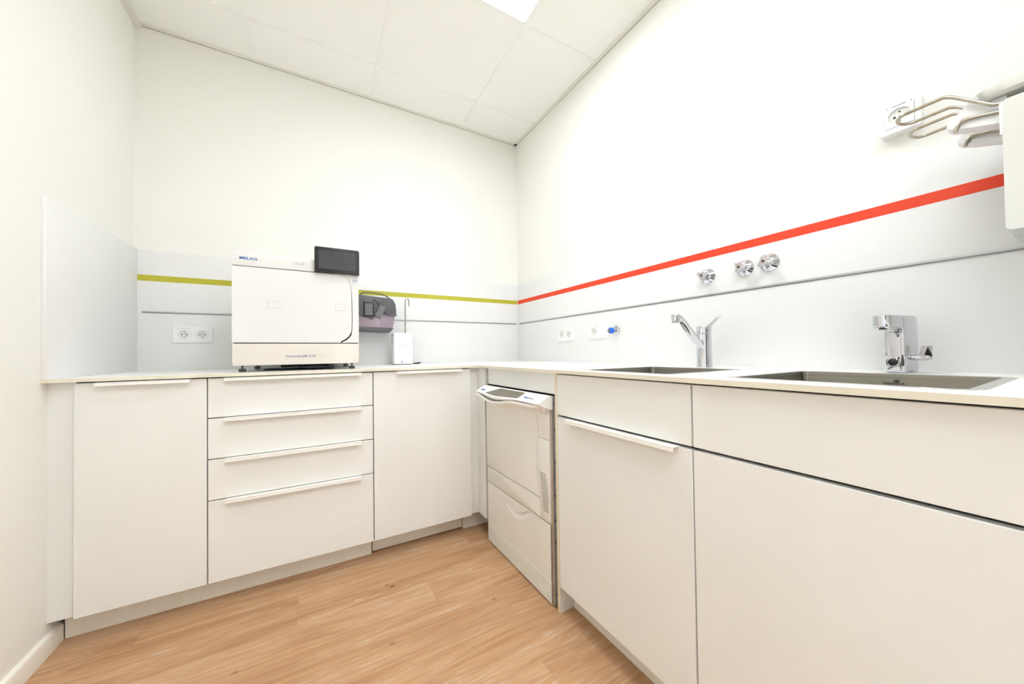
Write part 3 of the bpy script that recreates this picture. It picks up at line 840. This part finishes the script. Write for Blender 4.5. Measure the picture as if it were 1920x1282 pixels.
socket_pair(-0.600, 1.0775, TS, True, 'faint white double socket nearest the corner on the red striped panel')
socket_pair(-0.900, 1.0820, TS, True, 'white socket and data outlet beside the blue connector', kinds=('socket', 'blank'))
socket_pair(-2.0800, 1.6020, 0.0, True, 'white surface mounted socket high on the wall behind the wire levers', kinds=('socket',), proud=0.034, hh=0.042)

# ------------------------------------------------------------------ autoclave
def autoclave():
    yF = -0.600
    xa, xb = -1.697, -1.2245
    t = thing('autoclave', (-1.461, -0.33, ZC), 'white box shaped steam autoclave with a black tablet display on the worktop', 'autoclave')
    bm = box_bm(xa + 0.002, xb - 0.002, yF + 0.016, -0.075, 0.927, 1.392, 0.004)
    obj('housing', bm, 'machine', t)
    bm = box_bm(xa + 0.004, xb - 0.003, yF + 0.0125, yF + 0.0165, 0.930, 1.388)
    obj('seam_plate', bm, 'seam', t)
    # upper panel, slightly bowed top edge
    bm = bmx(); add_prism(bm, rrect(xa, xb, 1.3400, 1.394, 0.005, 4, (0, 0, 1, 1)), tB, yF + 0.013, yF - 0.002, 0.002)
    up = obj('upper_panel', bm, 'machine', t)
    text(up, 'lettering', 'MELAG', 'blue_ink', (-1.672, yF - 0.0021, 1.3655), XB, ZB, 0.0595, 0.0108, bold=0.02, label='bold blue lettering')
    bm = bmx()
    for i, z in enumerate((1.3745, 1.3700, 1.3655)):
        for a, b in ((-1.4785, -1.4640), (-1.4600, -1.4455)):
            add_prism(bm, rrect(a, b, z - 0.0007, z + 0.0007, 0.0006, 2), tB, yF - 0.001, yF - 0.0026)
    for z in (1.3745, 1.3715):
        for a, b in ((-1.490, -1.482), (-1.442, -1.434)):
            add_prism(bm, rrect(a, b, z - 0.0004, z + 0.0004, 0.0003, 2), tB, yF - 0.001, yF - 0.0024)
    obj('speaker_slots', bm, 'line', up)
    # door with swept right edge
    cur = [(-1.330, 1.3362), (-1.300, 1.3345), (-1.279, 1.324), (-1.266, 1.305), (-1.2585, 1.283), (-1.2555, 1.255), (-1.2545, 1.18), (-1.2550, 1.095), (-1.2580, 1.072), (-1.2680, 1.053), (-1.2830, 1.0385), (-1.3000, 1.0300), (-1.3010, 1.0225)]
    door = [(xa, 1.0225), (xa, 1.3370), (-1.40, 1.3370)] + cur
    sm = []
    cp = smooth_path([(a, 0, b) for a, b in cur[:-1]], 4)
    door = [(xa, 1.0225), (xa, 1.3372)] + [(p.x, p.z) for p in cp] + [(-1.3010, 1.0225)]
    bm = bmx(); add_prism(bm, door, tB, yF + 0.013, yF - 0.0005)
    d_ = obj('door', bm, 'machine', t)
    # right hand column beside the door
    def gap(z): return 0.0008 + 0.0022 * min(1, max(0, (1.325 - z) / 0.12)) + (0.0018 if z < 1.07 else 0)
    colr = [(p.x + gap(p.z), p.z - (gap(p.z) if p.z < 1.075 else 0) + (0.0010 if p.z > 1.325 else 0)) for p in cp]
    outl = colr + [(-1.2965, 1.0225), (xb, 1.0225), (xb, 1.3385), (-1.330, 1.3385)]
    bm = bmx(); add_prism(bm, outl, tB, yF + 0.013, yF - 0.0005)
    c_ = obj('side_column', bm, 'machine', t)
    # round blue mark
    bm = bmx()
    cxm, czm = -1.2405, 1.3125
    def ring2(r0, r1, q0=0, q1=2 * PI, n=28, oz=0, ox=0):
        for j in range(n):
            a, b = q0 + (q1 - q0) * j / n, q0 + (q1 - q0) * (j + 1) / n
            quad(bm, [(cxm + ox + r0 * math.cos(a), yF - 0.0011, czm + oz + r0 * math.sin(a)), (cxm + ox + r1 * math.cos(a), yF - 0.0011, czm + oz + r1 * math.sin(a)),
                      (cxm + ox + r1 * math.cos(b), yF - 0.0011, czm + oz + r1 * math.sin(b)), (cxm + ox + r0 * math.cos(b), yF - 0.0011, czm + oz + r0 * math.sin(b))])
    ring2(0.0090, 0.0098, -1.2, 1.2); ring2(0.0090, 0.0098, 1.9, 4.4)
    ring2(0.0018, 0.0038, -0.6, 2.8, ox=0.0025); ring2(0.0018, 0.0038, 2.6, 6.0, ox=-0.0025, oz=0.001)
    obj('round_badge', bm, 'pale_blue', c_, label='small round blue emblem')
    # two release pads outlined on the door
    for a0, a1, z0, z1 in ((-1.5785, -1.5335, 1.1675, 1.1985), (-1.3245, -1.2805, 1.1695, 1.2010)):
        bm = bmx()
        o_ = rrect(a0, a1, z0, z1, 0.006, 4); i_ = rrect(a0 + 0.0008, a1 - 0.0008, z0 + 0.0008, z1 - 0.0008, 0.0054, 4)
        va = [bm.verts.new((a, yF - 0.0012, b)) for a, b in o_]; vb = [bm.verts.new((a, yF - 0.0012, b)) for a, b in i_]
        for k in range(len(va)): bm.faces.new((va[k], va[(k + 1) % len(va)], vb[(k + 1) % len(va)], vb[k]))
        obj('release_pad', bm, 'line', d_)
    # lower panel with tapered foot
    lo_ = [(xa, 1.0185), (xa, 0.945), (xa + 0.003, 0.928), (xb - 0.003, 0.928), (xb, 0.945), (xb, 1.0185)]
    bm = bmx(); add_prism(bm, lo_, tB, yF + 0.013, yF - 0.0005, 0.002)
    lp = obj('lower_panel', bm, 'machine_shaded', t)
    text(lp, 'lettering', 'Careclave\u00ae 618', 'violet_ink', (-1.514, yF - 0.0006, 0.9595), XB, ZB, 0.111, 0.0092, bold=-0.002, label='thin violet lettering')
    for x, y in ((-1.6705, -0.555), (-1.252, -0.555), (-1.6705, -0.14), (-1.252, -0.14)):
        bm = bmx(); add_lathe(bm, (x, y, ZC + 0.0003), (0, 0, 1), [(0, 0), (0, 0.0118), (0.0115, 0.0135), (0.013, 0.0135), (0.013, 0.0035), (0.0235, 0.0035), (0.0235, 0.0068), (0.027, 0.0068), (0.027, 0)], 20)
        obj('foot', bm, 'rubber', t)
    # black blocks stand in for hoses and the autoclave's shadow underneath
    bm = bmx(); add_box(bm, -1.545, -1.330, -0.44, -0.18, 0.912, 0.9285, 0.002); add_box(bm, -1.352, -1.328, -0.545, -0.50, 0.903, 0.928, 0.001)
    obj('hose_shade_blocks', bm, 'black', t)
    # tablet display
    bm = bmx(); add_prism(bm, rrect(-1.4050, -1.2222, 1.3385, 1.4525, 0.008, 5, (0, 0, 1, 1)), tB, yF - 0.001, yF - 0.019, 0.0015)
    ds = obj('display', bm, 'black', t, label='black tablet display rising above the top edge')
    bm = bmx(); add_prism(bm, rrect(-1.3885, -1.2365, 1.3545, 1.4370, 0.0015, 2), tB, yF - 0.018, yF - 0.0194)
    obj('screen', bm, 'screen', ds, label='blank dark grey screen')
autoclave()
bm = bmx()
add_tube(bm, [(-1.60, -0.50, 0.906), (-1.575, -0.53, 0.9075), (-1.53, -0.535, 0.906), (-1.50, -0.50, 0.905), (-1.47, -0.44, 0.9045), (-1.44, -0.47, 0.9045), (-1.41, -0.52, 0.905), (-1.37, -0.50, 0.9045), (-1.34, -0.40, 0.9045), (-1.33, -0.1, 0.9045)], 0.004, 8, smooth=5)
obj('power_cable', bm, 'black', base=(-1.45, -0.45, ZC), label='black cable lying coiled on the worktop under the autoclave', cat='cable')

# ------------------------------------------------------------------ keypad device on the wall
def keypad_device():
    yF = -0.142
    t = thing('keypad_device', (-1.09, -TS, 1.11), 'charcoal and mauve device with keypad and carry handle, half behind the autoclave', 'device')
    L0 = -1.215
    body = [(L0, 1.112), (-1.000, 1.106), (-0.990, 1.118), (-0.982, 1.15), (-0.975, 1.19), (-0.972, 1.235), (-0.976, 1.275), (-0.988, 1.300), (-1.0, 1.307), (L0, 1.322)]
    bm = bmx(); add_prism(bm, body, tB, -0.0132, yF, 0.004); obj('body', bm, 'mauve', t, label='glossy mauve lower shell')
    base_ = [(L0, 1.1105), (-1.001, 1.1045), (-0.986, 1.122), (-0.984, 1.128), (L0, 1.134)]
    bm = bmx(); add_prism(bm, base_, tB, -0.0135, yF - 0.003, 0.002); obj('base_rim', bm, 'charcoal', t)
    upper = [(L0, 1.195), (-1.176, 1.195), (-1.160, 1.19), (-1.13, 1.187), (-1.11, 1.176), (-1.09, 1.190), (-1.06, 1.212), (-1.04, 1.228), (-1.02, 1.214), (-1.0, 1.209), (-0.966, 1.207), (-0.966, 1.235), (-0.971, 1.277), (-0.984, 1.302), (-0.997, 1.311), (L0, 1.326)]
    bm = bmx(); add_prism(bm, upper, tB, -0.0138, yF - 0.006, 0.003); u = obj('cover', bm, 'charcoal', t)
    # pale rim along the top
    bm = bmx(); add_tube(bm, [(L0, yF - 0.002, 1.322), (-1.05, yF - 0.002, 1.311), (-1.00, yF - 0.002, 1.307), (-0.985, yF - 0.002, 1.300)], 0.004, 8); obj('top_rim', bm, 'key', t)
    # keypad
    bm = bmx(); add_prism(bm, rrect(-1.157, -1.097, 1.193, 1.283, 0.004, 3), tB, yF - 0.004, yF - 0.009, 0.001); kp = obj('keypad', bm, 'black', t)
    bm = bmx(); add_prism(bm, rrect(-1.1475, -1.1045, 1.203, 1.275, 0.002, 3), tB, yF - 0.008, yF - 0.0105, 0.0006); obj('key_plate', bm, 'charcoal', kp)
    for r_i in range(5):
        for c_i in range(4):
            x = -1.1425 + c_i * 0.0105; z = 1.2085 + r_i * 0.0125
            obj('key', box_bm(x - 0.0042, x + 0.0042, yF - 0.0122, yF - 0.010, z - 0.0030, z + 0.0030, 0.0005, 1), 'key', kp)
    # tilted clip in front
    bm = bmx(); c = Vector((-1.062, 0, 1.226)); q = math.radians(-24)
    cl = []
    for a, b in rrect(-0.018, 0.018, -0.037, 0.037, 0.002, 2):
        cl.append((c.x + a * math.cos(q) - b * math.sin(q), c.z + a * math.sin(q) + b * math.cos(q)))
    add_prism(bm, cl, tB, yF - 0.005, yF - 0.020, 0.0015); obj('clip', bm, 'clip_grey', t, label='tilted grey clip')
    bm = bmx(); add_tube(bm, [(-1.100, yF - 0.008, 1.300), (-1.085, yF - 0.010, 1.292), (-1.060, yF - 0.010, 1.262)], 0.005, 8, smooth=4)
    add_tube(bm, [(-1.042, yF - 0.008, 1.236), (-1.028, yF - 0.009, 1.217), (-1.008, yF - 0.009, 1.209), (-0.975, yF - 0.008, 1.207), (-0.965, yF - 0.004, 1.206)], 0.0045, 8, smooth=5)
    obj('strap', bm, 'charcoal', t)
    bm = bmx(); add_tube(bm, [(-1.170, yF + 0.04, 1.316), (-1.166, yF + 0.04, 1.333), (-1.145, yF + 0.04, 1.345), (-1.090, yF + 0.04, 1.3455), (-1.040, yF + 0.04, 1.339), (-1.005, yF + 0.04, 1.322), (-0.990, yF + 0.04, 1.303)], 0.0035, 8, smooth=6)
    obj('carry_handle', bm, 'charcoal', t)
keypad_device()

# ------------------------------------------------------------------ white box with steel rod
def hook_box():
    t = thing('dispenser_box', (-0.93, -0.12, ZC), 'small white box with an upright steel hook rod between autoclave and corner', 'dispenser')
    x0, x1, y0, y1, z1 = -0.987, -0.8725, -0.172, -0.075, 1.098
    bm = box_bm(x0, x1, y0, y1, ZC + 0.004, z1, 0.004, 3); b_ = obj('housing', bm, 'white', t)
    bm = bmx()
    add_box(bm, x0 + 0.004, x1 - 0.006, y0 + 0.002, y1 - 0.004, ZC + 0.0003, ZC + 0.004); obj('base_seal', bm, 'rubber', t)
    bm = bmx(); add_prism(bm, rrect(-0.958, -0.905, 1.0145, 1.016, 0.0006, 2), tB, y0 + 0.001, y0 - 0.0008); obj('slot_line', bm, 'line', t)
    bm = bmx(); add_prism(bm, [(-0.947, 0.9125), (-0.938, 0.9125), (-0.936, 0.925), (-0.9385, 0.925)], tB, y0 + 0.001, y0 - 0.0008); obj('emblem', bm, 'pale_blue', t, label='small blue triangular emblem')
    text(t, 'lettering', 'D\u00dcRR', 'line', (-0.9335, y0 - 0.0002, 0.914), XB, ZB, 0.017, 0.005)
    bm = bmx()
    add_tube(bm, [(-0.907, -0.12, z1 - 0.002), (-0.906, -0.12, 1.20), (-0.905, -0.12, 1.300), (-0.902, -0.12, 1.313), (-0.894, -0.12, 1.319), (-0.886, -0.12, 1.316), (-0.8835, -0.12, 1.308), (-0.883, -0.12, 1.272)], 0.0040, 12, smooth=5)
    rd = obj('hook_rod', bm, 'wire', t)
    bm = bmx(); add_lathe(bm, (-0.907, -0.12, z1 - 0.001), (0, 0, 1), [(0, 0.0075), (0.004, 0.0070), (0.005, 0.0045)], 16); obj('collar', bm, 'rubber', rd)
hook_box()
bm = bmx()
add_tube(bm, [(-0.862, -0.115, 0.9045), (-0.845, -0.135, 0.9045), (-0.815, -0.120, 0.906), (-0.800, -0.075, 0.908), (-0.812, -0.050, 0.907), (-0.835, -0.065, 0.905), (-0.855, -0.100, 0.9045), (-0.862, -0.115, 0.9045)], 0.003, 8, smooth=6)
obj('small_cable', bm, 'black', base=(-0.83, -0.09, ZC), label='short loop of black cable on the worktop beside the white box', cat='cable')

# ------------------------------------------------------------------ washer
def washer():
    XF = -0.6450
    y0, y1 = -1.2735, -0.7275       # extent of the front (y1 nearest the corner)
    t = thing('washer_disinfector', (-0.35, -1.01, 0.0), 'cream built-in instrument washer with curved fascia in the corner niche', 'dishwasher', right=True)
    bm = box_bm(XF + 0.016, -0.06, -1.287, -0.7225, 0.012, 0.797, 0.002); obj('body', bm, 'seam', t)
    for q in ((y1 + 0.0012, -0.7215, 0.012, 0.79), (-1.2880, y0 - 0.0010, 0.006, 0.795)):
        obj('steel_frame', box_bm(XF + 0.004, XF + 0.03, *q), 'frame_steel', t, label='brushed steel edge frame')
    bm = box_bm(XF + 0.007, XF + 0.03, -1.3042, -1.2884, 0.012, 0.795); st = obj('edge_strip', bm, 'strip_grey', t, label='grey strip with black scribbled marks')
    XS = XF + 0.0068
    text(st, 'lettering', 'FA', 'black', (XS, -1.2870, 0.190), (0, -0.0, 1), (0, 1, 0), 0.034, 0.0125)
    for z in (0.765, 0.668, 0.545, 0.42, 0.325, 0.245, 0.05):
        bm = bmx()
        add_box(bm, XS - 0.0006, XS + 0.0003, -1.2985, -1.2945, z, z + 0.009); add_box(bm, XS - 0.0006, XS + 0.0003, -1.302, -1.2945, z + 0.003, z + 0.005)
        obj('ink_mark', bm, 'black', st)
    # wash door with swept edge
    cur = [(-1.172, 0.742), (-1.186, 0.718), (-1.196, 0.692), (-1.1975, 0.656), (-1.190, 0.600), (-1.184, 0.545), (-1.184, 0.500), (-1.189, 0.455), (-1.198, 0.410), (-1.2045, 0.3885)]
    cp = [(p.y, p.z) for p in smooth_path([(0, a, b) for a, b in cur], 4)]
    out = [(-1.172, 0.757), (y1 + 0.0, 0.757), (y1, 0.43), (y1 - 0.006, 0.3885)] + list(reversed(cp))
    bm = bmx(); add_prism(bm, out, tR, XF + 0.017, XF - 0.001, 0.0012); dr = obj('wash_door', bm, 'washer', t)
    bm = bmx(); add_prism(bm, [(-0.93 + 0.045 * math.cos(2 * PI * k / 24), 0.7 + 0.006 * math.sin(2 * PI * k / 24)) for k in range(24)], tR, XF, XF - 0.0016); obj('dimple', bm, 'washer', dr)
    # side panel, upper and lower piece
    g = 0.0022
    upc = [(a - g, b) for a, b in cp if b > 0.628]; loc = [(a - g, b) for a, b in cp if b < 0.6245]
    bm = bmx(); add_prism(bm, [(y0, 0.7585), (-1.176, 0.757)] + upc + [(-1.1965, 0.6275), (y0, 0.6275)], tR, XF + 0.017, XF - 0.0005, 0.0008); obj('side_panel', bm, 'washer', t)
    bm = bmx(); add_prism(bm, [(y0, 0.6250), (-1.1960, 0.6250)] + loc + [(-1.2068, 0.3100), (y0, 0.3100)], tR, XF + 0.017, XF - 0.0005, 0.0008); sdp = obj('side_panel', bm, 'washer', t)
    bm = bmx()
    for k in range(17):
        z = 0.490 - k * 0.0089
        ys = -1.207 - 0.019 * (k / 16); ye = -1.250 - 0.013 * min(1, k / 10)
        add_prism(bm, rrect(ye, ys, z - 0.0013, z + 0.0013, 0.0011, 2), tR, XF, XF - 0.0009)
    obj('vent_slots', bm, 'slot', sdp)
    bm = bmx(); add_prism(bm, [(-1.205, 0.748), (-1.225, 0.744), (-1.247, 0.735), (-1.262, 0.724), (-1.240, 0.727), (-1.218, 0.733)], tR, XF, XF - 0.0012); obj('recess_window', bm, 'smoke', t)
    # band under the door
    bm = bmx(); add_prism(bm, rrect(-1.2050, y1 - 0.005, 0.3085, 0.3835, 0.0006, 2), tR, XF + 0.017, XF - 0.0, 0.0008); obj('service_flap', bm, 'washer', t)
    # base door with scooped grip and ribbed foot
    bm = bmx()
    N_ = 40; rows = []
    def bump(y, z):
        s = (-0.915 - y) / 0.24
        if 0 < s < 1:
            zt = 0.276 - 0.022 * math.sin(PI * min(1, s * 1.2)) + 0.028 * max(0, s - 0.45) / 0.55
            zb = zt - 0.024 * min(1.0, s * 6) * min(1.0, (1 - s) * 3.0)
            if zb < z < zt: return 0.0075 * math.sin(PI * s) ** 0.5 * ((z - zb) / (zt - zb)) ** 0.7
        return 0.0
    ys = [y1 - 0.0055 + (y0 - y1 + 0.0055) * k / 110 for k in range(111)]
    zs = [0.090 + (0.3040 - 0.090) * k / 90 for k in range(91)]
    grid = [[bm.verts.new((XF + bump(y, z), y, z)) for y in ys] for z in zs]
    for i in range(len(zs) - 1):
        for j in range(len(ys) - 1):
            f = bm.faces.new((grid[i][j], grid[i][j + 1], grid[i + 1][j + 1], grid[i + 1][j])); f.smooth = True
    add_box(bm, XF + 0.0105, XF + 0.017, ys[-1], ys[0], 0.0100, 0.304)
    loft(bm, [[(XF, y, 0.304) for y in (ys[0], ys[-1])], [(XF + 0.0105, y, 0.304) for y in (ys[0], ys[-1])]], smooth=False)
    # ribs
    prof = []
    z = 0.0895; prof.append((XF, 0.090))
    for k in range(10):
        prof += [(XF - 0.0004, z), (XF - 0.0004, z - 0.0058), (XF + 0.0018, z - 0.0062), (XF + 0.0018, z - 0.0078)]
        z -= 0.0082
    prof.append((XF, 0.007)); prof.append((XF + 0.010, 0.007))
    loft(bm, [[(a, y, b) for a, b in prof] for y in (ys[0], ys[-1])], smooth=False)
    obj('base_door', bm, 'washer', t, sharp=True)
    # plinth feet
    for yy in (-0.76, -1.25):
        bm = bmx(); add_cyl(bm, (-0.60, yy, 0.0005), (-0.60, yy, 0.0125), 0.018); obj('foot', bm, 'rubber', t)
        bm = bmx(); add_cyl(bm, (-0.10, yy, 0.0005), (-0.10, yy, 0.0125), 0.018); obj('foot', bm, 'rubber', t)
    # fascia: sloping top with a belly
    def b_(y):
        s = (-0.745 - y) / 0.40
        return math.sin(PI * s) ** 2 if 0 < s < 1 else 0.0
    ya, yb = -0.729, -1.2885
    ys = [ya + (yb - ya) * k / 48 for k in range(49)]
    bm = bmx(); rows = []
    for y in ys:
        b = b_(y); xf = -0.7045 - 0.012 * b; zf = 0.7725 - 0.006 * b
        rows.append([(-0.634, y, 0.7975), (-0.648, y, 0.8005), (-0.655, y, 0.7990), (xf + 0.004, y, zf + 0.0025), (xf, y, zf - 0.001), (xf + 0.002, y, zf - 0.004 - 0.007 * b), (-0.6485, y, 0.7460), (-0.634, y, 0.7460)])
    loft(bm, rows, closed=True)
    # the fascia front droops toward the right end as a triangular cheek
    fa = obj('control_panel', bm, 'washer_lid', t)
    bm = bmx(); rows = []
    for k in range(17):
        s = k / 16; yw = -0.835 - 0.290 * s
        yr = -0.915 - 0.215 * s
        b = b_(yw); xf = -0.7045 - 0.012 * b + 0.006; zf = 0.7725 - 0.006 * b + 0.0032
        rows.append([(-0.6605, yr, 0.7978), (xf, yw, zf + 0.0012)])
    loft(bm, rows); obj('display_window', bm, 'smoke', fa, label='smoked grey display window')
    nvec = Vector((-0.0495, 0, -0.0265)).normalized()
    upv = -nvec
    text(fa, 'lettering', 'MELAG', 'blue_ink', (-0.6905, -0.762, 0.7805), XR, upv, 0.040, 0.0095, bold=0.01, lift=0.0012)
    text(fa, 'lettering', 'MELA', 'blue_ink', (-0.6875, -1.160, 0.7821), XR, upv, 0.030, 0.0080, bold=0.01, lift=0.0012)
    text(fa, 'lettering', 'therm', 'grey_ink', (-0.6875, -1.192, 0.7821), XR, upv, 0.036, 0.0080, lift=0.0012)
    # handle lip of the door
    bm = bmx(); rows = []
    ys = [-0.7285 + (-1.262 + 0.7285) * k / 60 for k in range(61)]
    for y in ys:
        s = (-0.735 - y) / 0.36
        b = math.sin(PI * s) ** 1.6 if 0 < s < 1 else 0.0
        e = min(1.0, (y + 1.2625) / 0.03 + 0.0) if y < -1.2325 else 1.0
        px = 0.0655 * (0.35 + 0.65 * e)
        xo = -0.645 - px + 0.006 - 0.010 * b; zt = 0.7640 - 0.020 * b; zb = zt - 0.0115
        rows.append([(-0.646, y, 0.7440), (xo + 0.02, y, zt - 0.004), (xo + 0.003, y, zt), (xo, y, zt - 0.004), (xo + 0.002, y, zb), (xo + 0.012, y, zb - 0.004), (-0.660, y, 0.737 - 0.016 * b), (-0.646, y, 0.722 - 0.01 * b)])
    loft(bm, rows, closed=True)
    obj('handle', bm, 'washer_lid', t, label='curved white grip lip')
washer()

# ------------------------------------------------------------------ lever dispensers beside the basin
NOZYZ = [(-2.203, 1.4165), (-2.2050, 1.4260), (-2.2080, 1.4325), (-2.2130, 1.4355), (-2.2250, 1.4345), (-2.2420, 1.4310), (-2.2600, 1.4270)]
def soap_dispenser(xc, dx, label):
    YW = -2.43
    t = thing('soap_dispenser', (xc, YW, 1.19), label, 'soap dispenser', 'lever dispensers beside the basin', right=True)
    bm = box_bm(xc - 0.030, xc + 0.030, YW, YW + 0.02, 1.17, 1.45, 0.003); obj('back_plate', bm, 'warm_white', t)
    bm = bmx()
    # housing: rounded block, front corners soft
    add_prism(bm, rrect(YW + 0.02, -2.2605, 1.188, 1.442, 0.009, 5), lambda a, b, d: (d, a, b), xc - 0.040, xc + 0.040)
    obj('housing', bm, 'warm_white', t)
    bm = bmx(); add_box(bm, xc - 0.041, xc - 0.036, -2.262, -2.2575, 1.375, 1.437, 0.0008, 1); obj('hinge', bm, 'white', t)
    bm = bmx(); add_lathe(bm, (xc, -2.315, 1.190), (0, 0, -1), [(0, 0.042), (0.006, 0.040), (0.014, 0.030), (0.017, 0.0)]); obj('bottle', bm, 'warm_white', t)
    # pump head: wedge over the basin
    out = [(-2.1905, 1.4315), (-2.1915, 1.4390), (-2.2020, 1.4500), (-2.2160, 1.4660), (-2.2300, 1.4760), (-2.2650, 1.4780), (-2.2650, 1.4060), (-2.2500, 1.4085), (-2.2140, 1.4200), (-2.1960, 1.4275)]
    bm = bmx(); add_prism(bm, out, lambda a, b, d: (d, a, b), xc - 0.020, xc + 0.020, 0.003); ph = obj('pump_head', bm, 'white', t)
    NOZ = [(xc - 0.0235, a, b) for a, b in NOZYZ]
    bm = bmx(); add_tube(bm, NOZ, 0.0034, 12, smooth=6)
    obj('nozzle', bm, 'wire', ph, label='bent steel outlet tube')
    # cover plate
    bm = bmx(); pl = []
    for k in range(13):
        q = PI / 2 - k / 12 * PI
        pl.append((xc + 0.040 * math.sin(q), -2.262 + 0.038 * math.cos(q)))
    pl += [(xc - 0.042, YW), (xc + 0.042, YW)]
    rows = [[(xc + (a - xc) * s, b - (0.006 if s < 1 and b > YW + 0.01 else 0), z) for a, b in pl] for z, s in ((1.4560, 0.80), (1.4620, 0.97), (1.4780, 1.0), (1.4860, 0.98), (1.4890, 0.85))]
    loft(bm, rows, closed=True); obj('cover', bm, 'warm_white', t)
    # wire lever: one bent loop
    u = [(-2.300, 1.440), (-2.265, 1.4405), (-2.252, 1.4425), (-2.244, 1.4485), (-2.231, 1.4610), (-2.206, 1.4850), (-2.198, 1.4915), (-2.190, 1.4960), (-2.182, 1.4965), (-2.147, 1.4950), (-2.137, 1.4945)]
    pts = [(xc - 0.030, a, b) for a, b in u]
    for k in range(1, 12):
        q = k / 12 * PI
        pts.append((xc - 0.030 * math.cos(q), -2.137 + 0.020 * math.sin(q), 1.4945))
    pts += [(xc + 0.030, a, b) for a, b in reversed(u)]
    bm = bmx(); add_tube(bm, pts, 0.0035, 12, smooth=3); obj('wire_lever', bm, 'wire', t, label='bent steel wire elbow lever')
soap_dispenser(-0.235, 0, 'white elbow lever soap dispenser nearest the camera, showing its pale side')
soap_dispenser(-0.132, 0, 'white elbow lever dispenser closer to the wall, mostly hidden behind the nearer one')

# ------------------------------------------------------------------ light and camera
w = bpy.data.worlds.new('World'); SC.world = w; w.use_nodes = True
w.node_tree.nodes['Background'].inputs['Color'].default_value = (1, 0.97, 0.93, 1)
w.node_tree.nodes['Background'].inputs['Strength'].default_value = 0.5

cam = bpy.data.cameras.new('Camera'); co = bpy.data.objects.new('Camera', cam); COL.objects.link(co)
yaw, pitch, roll, f = 0.51073, 0.01429, -0.01407, 648.81664
F = Vector((math.sin(yaw) * math.cos(pitch), math.cos(yaw) * math.cos(pitch), math.sin(pitch)))
R = Vector((math.cos(yaw), -math.sin(yaw), 0)); U = R.cross(F)
R2 = R * math.cos(roll) + U * math.sin(roll); U2 = -R * math.sin(roll) + U * math.cos(roll)
mw = Matrix.Identity(4)
for i in range(3):
    mw[i][0] = R2[i]; mw[i][1] = U2[i]; mw[i][2] = -F[i]
mw[0][3], mw[1][3], mw[2][3] = -1.3926, -2.37753, 0.96663
co.matrix_world = mw
cam.sensor_fit = 'HORIZONTAL'; cam.sensor_width = 36.0; cam.lens = f / 1920 * 36.0
cam.shift_y = (651.25278 - 641) / 1920
cam.clip_start = 0.02
SC.camera = co
vs = SC.view_settings
vs.view_transform = 'Standard'; vs.look = 'None'; vs.exposure = 0.92; vs.gamma = 1.0; vs.use_curve_mapping = False
SC.cycles.max_bounces = 8; SC.cycles.diffuse_bounces = 6; SC.cycles.glossy_bounces = 5
SC.cycles.adaptive_threshold = 0.04; SC.cycles.caustics_reflective = False; SC.cycles.caustics_refractive = False
